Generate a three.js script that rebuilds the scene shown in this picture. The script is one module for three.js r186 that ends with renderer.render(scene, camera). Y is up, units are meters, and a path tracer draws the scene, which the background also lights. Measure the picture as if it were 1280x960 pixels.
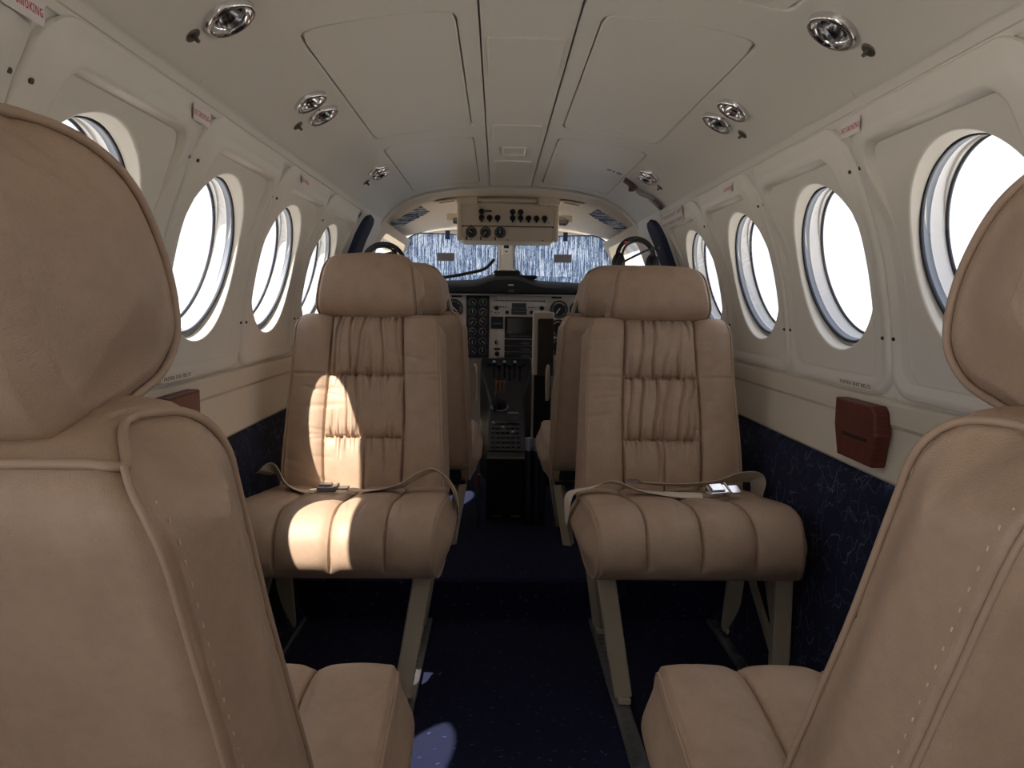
import * as THREE from 'three';
import { mergeGeometries } from 'three/addons/utils/BufferGeometryUtils.js';
import { RoundedBoxGeometry } from 'three/addons/geometries/RoundedBoxGeometry.js';

// ---------------------------------------------------------------- camera, sky, sun, exposure
const scene = new THREE.Scene();
const rad = THREE.MathUtils.degToRad;
const camera = new THREE.PerspectiveCamera(54.6, 4 / 3, 0.02, 3000);
camera.position.set(-0.05, 0.92, 0);
camera.rotation.set(rad(-6.13), rad(-1.2), rad(0.8), 'YXZ');
camera.updateMatrixWorld();
scene.background = new THREE.Color().setRGB(0.55, 0.575, 0.65);
scene.backgroundIntensity = 1.0;
const sun = new THREE.DirectionalLight(new THREE.Color().setRGB(1.0, 0.91, 0.8), 4.4);
const SUN = new THREE.Vector3(0.62, -1.35, -1).normalize();      // the way the light travels: from the aft left, high
sun.position.copy(SUN).multiplyScalar(-20).add(new THREE.Vector3(0, 1, -1.5));
sun.target.position.set(0, 1, -1.5);
sun.castShadow = true;
sun.shadow.mapSize.set(2048, 2048);
Object.assign(sun.shadow.camera, { left: -6, right: 6, top: 6, bottom: -6, near: 1, far: 60 });
scene.add(sun, sun.target);

const renderer = new THREE.WebGLRenderer({ antialias: true });
renderer.toneMapping = THREE.LinearToneMapping;
renderer.toneMappingExposure = 2.85;
renderer.shadowMap.enabled = true;
renderer.shadowMap.type = THREE.PCFSoftShadowMap;

// ---------------------------------------------------------------- helpers
function rng(seed) { let a = seed >>> 0; return () => { a = (a + 0x6D2B79F5) >>> 0; let t = a; t = Math.imul(t ^ (t >>> 15), t | 1); t ^= t + Math.imul(t ^ (t >>> 7), t | 61); return ((t ^ (t >>> 14)) >>> 0) / 4294967296; }; }
const V = (x, y, z) => new THREE.Vector3(x, y, z);
const clamp = (x, a, b) => Math.min(b, Math.max(a, x));
const lerp = (a, b, t) => a + (b - a) * t;
const sstep = (a, b, x) => { const t = clamp((x - a) / (b - a), 0, 1); return t * t * (3 - 2 * t); };
const gauss = (x, w) => Math.exp(-(x / w) * (x / w));
const taken = {};
function numbered(name) { const n = taken[name] = (taken[name] ?? -1) + 1; return n ? `${name}_${String(n).padStart(3, '0')}` : name; }
function shade(m) { m.castShadow = true; m.receiveShadow = true; return m; }
function part(name, geo, mat, parent, label) {
  const m = shade(new THREE.Mesh(Array.isArray(geo) ? join(geo) : geo, mat));
  m.name = name; if (label) m.userData.label = label; parent.add(m); return m;
}
function tag(o, label, category, group, kind) { o.userData.label = label; if (category) o.userData.category = category; if (group) o.userData.group = group; if (kind) o.userData.kind = kind; return o; }
function thing(name, label, category, pos = [0, 0, 0], turn = 0, group) {
  const g = new THREE.Group(); g.name = numbered(name); g.position.set(...pos); g.rotation.y = turn; scene.add(g); return tag(g, label, category, group);
}
function single(name, geo, mat, label, category, group, kind) {
  const m = shade(new THREE.Mesh(Array.isArray(geo) ? join(geo) : geo, mat)); m.name = numbered(name); scene.add(m); return tag(m, label, category, group, kind);
}
function struct(name, geo, mat, label) { const m = shade(new THREE.Mesh(Array.isArray(geo) ? join(geo) : geo, mat)); m.name = name; scene.add(m); m.userData.kind = 'structure'; m.userData.label = label; return m; }
function structGroup(name, label, pos) { const g = new THREE.Group(); g.name = name; g.userData = { kind: 'structure', label }; if (pos) g.position.set(...pos); scene.add(g); return g; }
function join(list) {
  const l = list.map((g) => { const c = g.index ? g.toNonIndexed() : g.clone(); for (const k of Object.keys(c.attributes)) if (!['position', 'normal', 'uv'].includes(k)) c.deleteAttribute(k); if (!c.attributes.uv) c.setAttribute('uv', new THREE.BufferAttribute(new Float32Array(c.attributes.position.count * 2), 2)); c.clearGroups(); return c; });
  return l.length > 1 ? mergeGeometries(l) : l[0];
}
const at = (g, x, y, z, rx = 0, ry = 0, rz = 0) => g.applyMatrix4(new THREE.Matrix4().makeRotationFromEuler(new THREE.Euler(rx, ry, rz)).setPosition(x, y, z));
const box = (w, h, d, x = 0, y = 0, z = 0, r = 0.003, seg = 1) => new RoundedBoxGeometry(w, h, d, seg, Math.min(r, w / 2.01, h / 2.01, d / 2.01)).translate(x, y, z);
const cyl = (r1, r2, h, n = 20) => new THREE.CylinderGeometry(r1, r2, h, n);
// normals shared across edges flatter than the given angle; positions matched to a hundredth of a millimetre
function creased(geo, angle) {
  const g = geo.index ? geo.toNonIndexed() : geo, p = g.attributes.position, n = p.count, cosA = Math.cos(angle), key = new Array(n), faces = new Map(), N = [], W = [], a = V(0, 0, 0), b = V(0, 0, 0), c = V(0, 0, 0);
  for (let i = 0; i < n; i++) key[i] = `${Math.round(p.getX(i) * 1e5)},${Math.round(p.getY(i) * 1e5)},${Math.round(p.getZ(i) * 1e5)}`;
  for (let f = 0; f < n / 3; f++) { a.fromBufferAttribute(p, 3 * f); b.fromBufferAttribute(p, 3 * f + 1).sub(a); c.fromBufferAttribute(p, 3 * f + 2).sub(a); const q = b.clone().cross(c); W.push(q.clone()); N.push(q.normalize()); for (let k = 0; k < 3; k++) { const l = faces.get(key[3 * f + k]); if (l) l.push(f); else faces.set(key[3 * f + k], [f]); } }
  const out = new Float32Array(n * 3);
  for (let i = 0; i < n; i++) { const f = Math.floor(i / 3); a.set(0, 0, 0); for (const o of faces.get(key[i])) if (o === f || N[o].dot(N[f]) > cosA) a.add(W[o]); a.normalize(); if (!(a.lengthSq() > 0.5)) a.copy(N[f]); out[3 * i] = a.x; out[3 * i + 1] = a.y; out[3 * i + 2] = a.z; }
  g.setAttribute('normal', new THREE.BufferAttribute(out, 3)); return g;
}
// a surface from loops of matching points; close joins the ends of each loop
function loft(loops, { close = true, crease = 0, uv } = {}) {
  const n = loops[0].length, pos = [], uvs = [], idx = [];
  loops.forEach((l, k) => l.forEach((p, i) => { pos.push(p[0], p[1], p[2]); const q = uv ? uv(p, k, i) : [p[2], p[1]]; uvs.push(q[0], q[1]); }));
  const m = close ? n : n - 1;
  for (let k = 0; k + 1 < loops.length; k++) for (let i = 0; i < m; i++) { const a = k * n + i, b = k * n + (i + 1) % n, c = a + n, d = b + n; idx.push(a, b, c, b, d, c); }
  const g = new THREE.BufferGeometry();
  g.setAttribute('position', new THREE.Float32BufferAttribute(pos, 3)); g.setAttribute('uv', new THREE.Float32BufferAttribute(uvs, 2)); g.setIndex(idx); g.computeVertexNormals();
  return crease ? creased(g, crease) : g;
}
function sheet(nu, nv, fn, opt = {}) { const loops = []; for (let v = 0; v <= nv; v++) { const l = []; for (let u = 0; u <= nu; u++) l.push(fn(u / nu, v / nv)); loops.push(l); } return loft(loops, { close: false, ...opt }); }
function flip(g) { const i = g.index; if (i) for (let k = 0; k < i.count; k += 3) { const a = i.getX(k); i.setX(k, i.getX(k + 2)); i.setX(k + 2, a); } g.computeVertexNormals(); return g; }
function tube(points, r, seg = 40, rs = 7, closed = false) { return new THREE.TubeGeometry(new THREE.CatmullRomCurve3(points.map((p) => (p.isVector3 ? p : V(...p))), closed), seg, r, rs, closed); }
function bar(a, b, w, d, r = 0.002) { const A = V(...a), B = V(...b), len = A.distanceTo(B); const g = new RoundedBoxGeometry(w, len, d, 1, r); g.applyQuaternion(new THREE.Quaternion().setFromUnitVectors(V(0, 1, 0), B.clone().sub(A).normalize())); return g.translate((A.x + B.x) / 2, (A.y + B.y) / 2, (A.z + B.z) / 2); }
function ribbon(pts, wv, w, th = 0.0016, seg = 60) {     // a strap: centre points, width direction at each
  const c = new THREE.CatmullRomCurve3(pts.map((p) => V(...p))), d = new THREE.CatmullRomCurve3(wv.map((p) => V(...p)));
  const loops = [];
  for (let k = 0; k <= seg; k++) {
    const t = k / seg, p = c.getPoint(t), tn = c.getTangent(t), s = d.getPoint(t).normalize(), nn = tn.clone().cross(s).normalize(); s.copy(nn.clone().cross(tn).normalize());
    const q = (a, b) => { const v = p.clone().addScaledVector(s, a * w / 2).addScaledVector(nn, b * th / 2); return [v.x, v.y, v.z]; };
    loops.push([q(-1, -1), q(1, -1), q(1, 1), q(-1, 1)]);
  }
  return loft(loops, { crease: 0.8 });
}
// distance from (0,0) along angle a to the edge of a rounded rectangle given by its sides
function rrRay(a, l, r, b, t, rad_) {
  const cx = (l + r) / 2, cy = (b + t) / 2, hw = (r - l) / 2, hh = (t - b) / 2, ca = Math.cos(a), sa = Math.sin(a);
  let lo = 0, hi = 3;
  for (let i = 0; i < 34; i++) {
    const m = (lo + hi) / 2, x = Math.abs(m * ca - cx) - hw + rad_, y = Math.abs(m * sa - cy) - hh + rad_;
    const sd = Math.hypot(Math.max(x, 0), Math.max(y, 0)) + Math.min(Math.max(x, y), 0) - rad_;
    if (sd > 0) hi = m; else lo = m;
  }
  return [lo * ca, lo * sa];
}

// value noise
function noise2(seed) {
  const R = rng(seed), P = new Float32Array(65536); for (let i = 0; i < 65536; i++) P[i] = R();
  return (x, y, per = 256) => { const xi = Math.floor(x), yi = Math.floor(y), fx = x - xi, fy = y - yi, u = fx * fx * (3 - 2 * fx), v = fy * fy * (3 - 2 * fy), w = (a) => ((a % per) + per) % per; const g = (i, j) => P[(w(i) & 255) + (w(j) & 255) * 256]; return lerp(lerp(g(xi, yi), g(xi + 1, yi), u), lerp(g(xi, yi + 1), g(xi + 1, yi + 1), u), v); };
}
const NZ = noise2(7);
const fbm = (x, y, o = 4) => { let s = 0, a = 0.5; for (let i = 0; i < o; i++) { s += a * (NZ(x, y) - 0.5); x *= 2.03; y *= 2.03; a *= 0.5; } return s; };
function dataTex(n, fn, srgb, rep = 1) {
  const d = new Uint8Array(n * n * 4);
  for (let y = 0; y < n; y++) for (let x = 0; x < n; x++) { const c = fn(x, y, n), k = (y * n + x) * 4; for (let j = 0; j < 3; j++) d[k + j] = clamp(Math.round(255 * (Array.isArray(c) ? c[j] : c)), 0, 255); d[k + 3] = 255; }
  const t = new THREE.DataTexture(d, n, n); t.wrapS = t.wrapT = THREE.RepeatWrapping; t.magFilter = THREE.LinearFilter; t.minFilter = THREE.LinearFilter; if (srgb) t.colorSpace = THREE.SRGBColorSpace; t.repeat.set(rep, rep); t.needsUpdate = true; return t;
}
function canvasTex(w, h, draw, rep) {
  const c = document.createElement('canvas'); c.width = w; c.height = h; draw(c.getContext('2d'), w, h);
  const t = new THREE.CanvasTexture(c); t.colorSpace = THREE.SRGBColorSpace; t.magFilter = THREE.LinearFilter; if (rep) { t.wrapS = t.wrapT = THREE.RepeatWrapping; t.repeat.set(rep, rep); } return t;
}

// ---------------------------------------------------------------- materials
const std = (color, roughness = 0.5, metalness = 0, extra = {}) => new THREE.MeshStandardMaterial({ color, roughness, metalness, side: THREE.DoubleSide, ...extra });
const grain = dataTex(512, (x, y, n) => { let best = 9, sec = 9; const cx = x / 9, cy = y / 9, per = Math.round(n / 9); for (let i = -1; i <= 1; i++) for (let j = -1; j <= 1; j++) { const gx = Math.floor(cx) + i, gy = Math.floor(cy) + j; const a = NZ(((gx % per) + per) % per + 0.01, ((gy % per) + per) % per + 91), b = NZ(((gx % per) + per) % per + 57, ((gy % per) + per) % per + 13.02); const d = Math.hypot(gx + a - cx, gy + b - cy); if (d < best) { sec = best; best = d; } else if (d < sec) sec = d; } return clamp((sec - best) * 1.4, 0, 1) * 0.7 + 0.3 * NZ(x / 4, y / 4, 128); }, false, 1 / 0.085);
const mottle = dataTex(512, (x, y) => { const v = 0.5 * NZ(x / 32, y / 32, 16) + 0.3 * NZ(x / 8, y / 8, 64) + 0.2 * NZ(x / 2, y / 2, 256); const k = 0.93 + 0.1 * v; return [k, k * 0.995, k * 0.985]; }, true, 1 / 0.4);
const LEATHER = std(0xb59c87, 0.47, 0, { map: mottle, bumpMap: grain, bumpScale: 0.0002 });
const PIPING = std(0xae9580, 0.5);
const CREAM = std(0xe8e4da, 0.42);
const CEIL = std(0xe5e1d7, 0.38);
const LEDGE = std(0xdcd3c2, 0.5);
const COCKPIT = std(0xe9dcc8, 0.6);
const CHROME = std(0xd8d8da, 0.13, 1);
const STEEL = std(0x9b9da3, 0.3, 1);
const ALU = std(0xb4b6ba, 0.36, 0.9);
const BLACK = std(0x14151a, 0.5);
const MATTE = std(0x0b0c10, 0.85);
const RUBBER = std(0x1c222e, 0.55);
const SLEEVE = std(0xd0d1d2, 0.65);
const GREYRING = std(0x77818f, 0.6);
const FRAMEPAINT = std(0xb3a892, 0.45);
const PLACARD = std(0xd6cdc6, 0.5);
const SCREW = std(0x4a4640, 0.4, 0.7);
const NAVYTRIM = std(0x1a2547, 0.75);
const GREYKNOB = std(0x6c6860, 0.35, 0.6);
const BELT = std(0xdccfbb, 0.7, 0, { bumpMap: dataTex(64, (x, y) => 0.5 + 0.5 * Math.sin(x * Math.PI / 4) * Math.sin(y * Math.PI / 4), false, 1 / 0.012), bumpScale: 0.0003 });
const GLASS = new THREE.MeshPhysicalMaterial({ color: 0xffffff, roughness: 0, transmission: 1, thickness: 0, ior: 1.45, side: THREE.DoubleSide });
const navySpecks = canvasTex(1024, 1024, (c, w, h) => {
  c.fillStyle = '#07123c'; c.fillRect(0, 0, w, h); const R = rng(5);
  for (let i = 0; i < 26000; i++) { const v = R(); c.fillStyle = v < 0.5 ? 'rgba(6,14,46,0.5)' : 'rgba(36,52,110,0.35)'; c.fillRect(R() * w, R() * h, 2, 2); }
  c.lineCap = 'round';
  for (let j = 0; j < 20; j++) for (let i = 0; i < 20; i++) { const x = (i + 0.5 + (j % 2) * 0.5 + 0.9 * (R() - 0.5)) * w / 20, y = (j + 0.5 + 0.9 * (R() - 0.5)) * h / 20; c.strokeStyle = `rgba(120,135,180,${0.25 + 0.45 * R()})`; c.lineWidth = 4; const a = (R() - 0.5) * 2; c.beginPath(); c.moveTo(x, y); c.lineTo(x + 7 * Math.cos(a), y + 7 * Math.sin(a)); c.stroke(); }
}, 1 / 0.8);
const carpetBump = dataTex(256, () => 0, false, 1 / 0.05); { const R = rng(3), d = carpetBump.image.data; for (let i = 0; i < d.length; i += 4) d[i] = d[i + 1] = d[i + 2] = 255 * R(); }
const CARPET = std(0xffffff, 0.95, 0, { map: navySpecks, bumpMap: carpetBump, bumpScale: 0.0012 });
const navySquiggle = canvasTex(1024, 1024, (c, w, h) => {
  c.fillStyle = '#0f193a'; c.fillRect(0, 0, w, h); const R = rng(15); c.lineCap = 'round';
  for (let i = 0; i < 9000; i++) { c.fillStyle = R() < 0.5 ? 'rgba(6,10,26,0.4)' : 'rgba(40,52,96,0.3)'; c.fillRect(R() * w, R() * h, 3, 3); }
  for (let i = 0; i < 330; i++) {
    const x0 = R() * w, y0 = R() * h, a0 = R() * 6.28, pts = []; let x = 0, y = 0, a = a0; for (let k = 0; k < 7; k++) { pts.push([x, y]); a += (R() - 0.5) * 2.1; x += 13 * Math.cos(a); y += 17 * Math.sin(a); }
    c.strokeStyle = `rgba(${105 + 40 * R() | 0},${118 + 40 * R() | 0},${160 + 30 * R() | 0},${0.25 + 0.4 * R()})`; c.lineWidth = 3 + 4 * R();
    for (const ox of [-w, 0, w]) for (const oy of [-h, 0, h]) { if (x0 + ox < -90 || x0 + ox > w + 90 || y0 + oy < -90 || y0 + oy > h + 90) continue; c.beginPath(); pts.forEach((p, k) => (k ? c.lineTo(x0 + ox + p[0], y0 + oy + p[1]) : c.moveTo(x0 + ox + p[0], y0 + oy + p[1]))); c.stroke(); }
  }
}, 1 / 0.55);
const WALLCARPET = std(0xffffff, 0.95, 0, { map: navySquiggle, bumpMap: carpetBump, bumpScale: 0.0012 });
const woodTex = dataTex(256, (x, y) => { const g = 0.5 + 0.5 * Math.sin((x / 256 * 26 + 3 * fbm(x / 60, y / 300)) * 3.1); const k = 0.7 + 0.35 * g * NZ(x / 3, y / 40, 64); return [0.46 * k, 0.17 * k, 0.12 * k]; }, true, 1 / 0.15);
const WOOD = new THREE.MeshPhysicalMaterial({ map: woodTex, roughness: 0.5, clearcoat: 0.08, clearcoatRoughness: 0.3, side: THREE.DoubleSide });

// ---------------------------------------------------------------- cross-section of the cabin (half): wall x at height y, ceiling y at x
const WY = [-0.1, 0, 0.1, 0.35, 0.58, 0.70, 0.76, 0.85, 0.95, 1.04, 1.11, 1.18, 1.27, 1.30], WX = [0.57, 0.6, 0.632, 0.66, 0.678, 0.688, 0.686, 0.678, 0.664, 0.643, 0.618, 0.590, 0.542, 0.524];
function xw(y) {
  let i = 0; while (i < WY.length - 2 && y > WY[i + 1]) i++;
  const h = WY[i + 1] - WY[i], t = (y - WY[i]) / h, sl = (k) => (k <= 0 ? (WX[1] - WX[0]) / (WY[1] - WY[0]) : k >= WY.length - 1 ? (WX[k] - WX[k - 1]) / (WY[k] - WY[k - 1]) : (WX[k + 1] - WX[k - 1]) / (WY[k + 1] - WY[k - 1]));
  const t2 = t * t, t3 = t2 * t; return (2 * t3 - 3 * t2 + 1) * WX[i] + (t3 - 2 * t2 + t) * h * sl(i) + (-2 * t3 + 3 * t2) * WX[i + 1] + (t3 - t2) * h * sl(i + 1);
}
const yc = (x) => { const t = Math.abs(x) / 0.55; return 1.42 - 0.07 * t * t - 0.092 * t ** 7; };
const wallPt = (s, Z, y, d = 0) => [s * (xw(y) - d), y, -Z];
const AFT = -1.7, ARCH = 3.26, NOSE = 4.36;
const WIN = [0.13, 0.61, 1.09, 1.57, 2.05, 2.53], WYC = 1.005, WR = 0.172;
const WINS = { '-1': WIN, 1: WIN };
const bayAft = (c) => c - 0.21, bayFore = (c) => c + 0.27, B1 = bayFore(WIN[5]);

// window panels: each a pressed shell with a round opening, a shade slot above it and rounded edges
function panelLoops(s, c, NA = 480) {
  const ring = (fn) => { const l = []; for (let i = 0; i < NA; i++) { const a = (i / NA) * Math.PI * 2 * -s, [dz, dy, d] = fn(a); l.push(wallPt(s, c + dz, WYC + dy, d)); } return l; };
  const circ = (r, d) => ring((a) => [r * Math.cos(a), r * Math.sin(a), d]);
  const L = bayAft(c) - c + 0.002, Rr = bayFore(c) - c - 0.002, Bt = 0.757 - WYC, Tp = 1.252 - WYC;
  const slotT = 0.192, slotL = -0.15, slotR = 0.205;
  const rec = (g) => (a) => rrRay(a, slotL - g, slotR + g, -0.215 - g * 0.2, slotT + g, 0.035 + g);
  // how far the upper part stands proud of the window field: full along the slot, gone half way down the sides
  const proud = (p) => 0.017 * sstep(0.05, 0.165, p[1]);
  const mix = (f, g, t, d) => ring((a) => { const p = f(a), q = g(a), z = lerp(p[0], q[0], t), y = lerp(p[1], q[1], t); return [z, y, typeof d === 'function' ? d(p, q, t) : d]; });
  const cf = (r) => (a) => [r * Math.cos(a), r * Math.sin(a)];
  const edge = (g, r) => (a) => rrRay(a, L + g, Rr - g, Bt + g, Tp - g, r);
  const loops = [circ(WR - 0.007, -0.026), circ(WR - 0.0055, -0.018), circ(WR - 0.004, -0.010)], RD = 0.005;
  for (let k = 0; k <= 7; k++) { const a = (k / 7) * Math.PI / 2; loops.push(circ(WR - 0.003 + RD * (1 - Math.cos(a)), -RD * (1 - Math.sin(a)))); }
  loops.push(circ(WR + 0.004, 0), circ(WR + 0.007, 0), circ(WR + 0.012, 0));
  for (const t of [0.3, 0.6, 0.9]) loops.push(mix(cf(WR + 0.012), rec(0), t, 0));
  loops.push(mix(rec(0), rec(0), 0, 0), mix(rec(0.0004), rec(0), 0, -0.002), mix(rec(0.002), rec(0), 0, (p) => proud(p) * 0.85), mix(rec(0.005), rec(0), 0, (p) => proud(p)), mix(rec(0.009), rec(0), 0, (p) => proud(p)));
  for (const t of [0.25, 0.5, 0.75]) loops.push(mix(rec(0.009), edge(0.03, 0.035), t, (p) => proud(p) * (1 - 0.25 * t)));
  loops.push(mix(edge(0.03, 0.035), edge(0, 0), 0, (p) => proud(rec(0.009)(Math.atan2(p[1], p[0]))) * 0.75), mix(edge(0.016, 0.045), edge(0, 0), 0, 0.004), mix(edge(0.008, 0.05), edge(0, 0), 0, 0.004), mix(edge(0.0025, 0.055), edge(0, 0), 0, 0.0015), mix(edge(0, 0.057), edge(0, 0), 0, -0.003), mix(edge(0, 0.057), edge(0, 0), 0, -0.010));
  return loops;
}
function bayLoft(s, c, r, d, y0, y1) {        // a flat bay with a round hole, for the liner and the outer skin
  const NA = 96, loops = [];
  for (const t of [0, 0.3, 0.6, 1]) { const l = []; for (let i = 0; i < NA; i++) { const a = (i / NA) * 2 * Math.PI; const q = rrRay(a, bayAft(c) - c, bayFore(c) - c, y0 - WYC, y1 - WYC, 0.0005); l.push(wallPt(s, c + lerp(r * Math.cos(a), q[0], t), WYC + lerp(r * Math.sin(a), q[1], t), d)); } loops.push(l); }
  return loft(loops);
}
const wallStrip = (s, Z0, Z1, y0, y1, d, nz = 2, ny = 14) => sheet(nz, ny, (u, v) => wallPt(s, lerp(Z0, Z1, u), lerp(y0, y1, v), typeof d === 'function' ? d(lerp(y0, y1, v)) : d));
function holeSheet(map, l, r, b, t, hl, hr, hb, ht, hr_, rings = [0, 0.25, 0.5, 0.75, 1], NA = 120) {   // a sheet with a rounded rectangular hole; map(u, v) gives the point
  const cx = (hl + hr) / 2, cy = (hb + ht) / 2, loops = [];
  for (const k of rings) { const q = []; for (let i = 0; i < NA; i++) { const a = (i / NA) * 2 * Math.PI, p = rrRay(a, hl - cx, hr - cx, hb - cy, ht - cy, hr_), o = rrRay(a, l - cx, r - cx, b - cy, t - cy, 0.0005); q.push(map(cx + lerp(p[0], o[0], k), cy + lerp(p[1], o[1], k))); } loops.push(q); }
  return loft(loops);
}
const DOOR = { Z0: -1.42, Z1: -0.36, y0: 0.01, y1: 1.24 };
const SIDEWIN = { Z0: 3.42, Z1: 4.22, y0: 1.0, y1: 1.235 };
const nameOfSide = (s) => (s < 0 ? 'left' : 'right');
for (const s of [-1, 1]) {
  const skin = [], D = -0.058, WL = WINS[s], B0 = bayAft(WL[0]);
  for (const c of WL) skin.push(bayLoft(s, c, WR - 0.006, D, 0.6, 1.28), bayLoft(s, c, WR + 0.008, -0.008, 0.74, 1.275));
  skin.push(wallStrip(s, AFT - 0.1, NOSE, -0.1, 0.6, D), wallStrip(s, B1, SIDEWIN.Z0 - 0.2, 0.6, 1.28, D), wallStrip(s, B0, ARCH, 1.245, 1.285, -0.004, 2, 4));
  skin.push(holeSheet((Z, y) => wallPt(s, Z, y, D), SIDEWIN.Z0 - 0.2, NOSE, 0.6, 1.28, SIDEWIN.Z0, SIDEWIN.Z1, SIDEWIN.y0, SIDEWIN.y1, 0.06));
  if (s < 0) skin.push(holeSheet((Z, y) => wallPt(s, Z, y, D), AFT - 0.1, B0, 0.6, 1.28, DOOR.Z0, DOOR.Z1, 0.602, DOOR.y1, 0.001));
  else skin.push(wallStrip(s, AFT - 0.1, B0, 0.6, 1.28, D));
  const w = structGroup(`wall_${nameOfSide(s)}`, s < 0 ? 'cream moulded cabin sidewall with round windows along the left seats' : 'cream moulded cabin sidewall with round windows and emergency exit placard');
  // the lower skin of the left side is open at the doorway
  if (s < 0) { skin.splice(skin.findIndex((g) => g === skin[WL.length * 2]), 1); skin.push(wallStrip(s, AFT - 0.1, DOOR.Z0, -0.1, 0.6, D), wallStrip(s, DOOR.Z1, NOSE, -0.1, 0.6, D)); }
  part('outer_skin', skin, CREAM, w);
  WL.forEach((c) => part('window_panel', loft(panelLoops(s, c), { crease: 0.7 }), CREAM, w));
  // plain trim aft of the windows and from the last window to the cockpit
  const plain = (y) => 0;
  part('aft_panel', s < 0 ? [holeSheet((Z, y) => wallPt(s, Z, y, 0), AFT, B0 - 0.003, 0.6, 1.27, DOOR.Z0, DOOR.Z1, 0.602, DOOR.y1, 0.001)] : [wallStrip(s, AFT, B0 - 0.003, 0.6, 1.27, plain)], CREAM, w);
  part('forward_panel', wallStrip(s, B1 + 0.003, ARCH + 0.02, 0.6, 1.27, (y) => 0.004 * sstep(1.27, 1.25, y)), CREAM, w);
  // ledge and lower side panel, from a profile
  const prof = [[0.7535, -0.012], [0.7525, -0.002], [0.749, 0.004], [0.742, 0.006], [0.708, 0.005], [0.703, 0.001], [0.70, -0.001], [0.65, -0.001], [0.602, -0.002], [0.597, -0.006], [0.597, -0.02]];
  const strip = (Z0, Z1) => creased(loft(prof.map(([y, d]) => [Z0, Z1].map((Z) => wallPt(s, Z, y, d))), { close: false }), 0.5);
  part('side_ledge', s < 0 ? [strip(AFT, DOOR.Z0), strip(DOOR.Z1, ARCH + 0.02)] : [strip(AFT, ARCH + 0.02)], LEDGE, w);
  const carpet = (Z0, Z1) => wallStrip(s, Z0, Z1, 0, 0.5955, (y) => (y > 0.592 ? -0.008 : 0.003), 2, 40);
  part('side_carpet', s < 0 ? [carpet(AFT, DOOR.Z0), carpet(DOOR.Z1, NOSE)] : [carpet(AFT, NOSE)], WALLCARPET, w, 'navy carpeted lower sidewall with pale squiggle pattern');
  if (s < 0) { // jambs of the open doorway
    const j = []; for (const Z of [DOOR.Z0, DOOR.Z1]) j.push(sheet(1, 20, (u, v) => { const y = lerp(0, DOOR.y1, v); return wallPt(s, Z, y, lerp(D, 0, u)); })); j.push(sheet(2, 1, (u, v) => wallPt(s, lerp(DOOR.Z0, DOOR.Z1, u), DOOR.y1, lerp(D, 0, v)))); part('door_jamb', j, CREAM, w);
  }
  // screws in pairs at the joints
  const sc = cyl(0.0032, 0.0036, 0.003, 10).rotateZ(Math.PI / 2);
  for (const c of WL) for (const [y, k] of [[1.168, 1], [0.866, 1], [1.168, -1], [0.866, -1]]) { const Z = k > 0 ? bayFore(c) - 0.019 : bayAft(c) + 0.02, p = wallPt(s, Z, y, 0.0055); const m = part('screw', sc, SCREW, w); m.position.set(...p); m.rotation.z = s * 0.25; }
  // cockpit side: trim round the side window
  part('cockpit_side_panel', holeSheet((Z, y) => wallPt(s, Z, y, 0.0), ARCH + 0.02, NOSE, 0.6, 1.27, SIDEWIN.Z0, SIDEWIN.Z1, SIDEWIN.y0, SIDEWIN.y1, 0.06), COCKPIT, w);
  const cx = (SIDEWIN.Z0 + SIDEWIN.Z1) / 2, cy = (SIDEWIN.y0 + SIDEWIN.y1) / 2, tun = [0, D].map((d) => { const l = []; for (let i = 0; i < 80; i++) { const p = rrRay((i / 80) * 2 * Math.PI, SIDEWIN.Z0 - cx, SIDEWIN.Z1 - cx, SIDEWIN.y0 - cy, SIDEWIN.y1 - cy, 0.06); l.push(wallPt(s, cx + p[0], cy + p[1], d)); } return l; });
  part('cockpit_window_reveal', loft(tun), COCKPIT, w);
}

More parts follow.
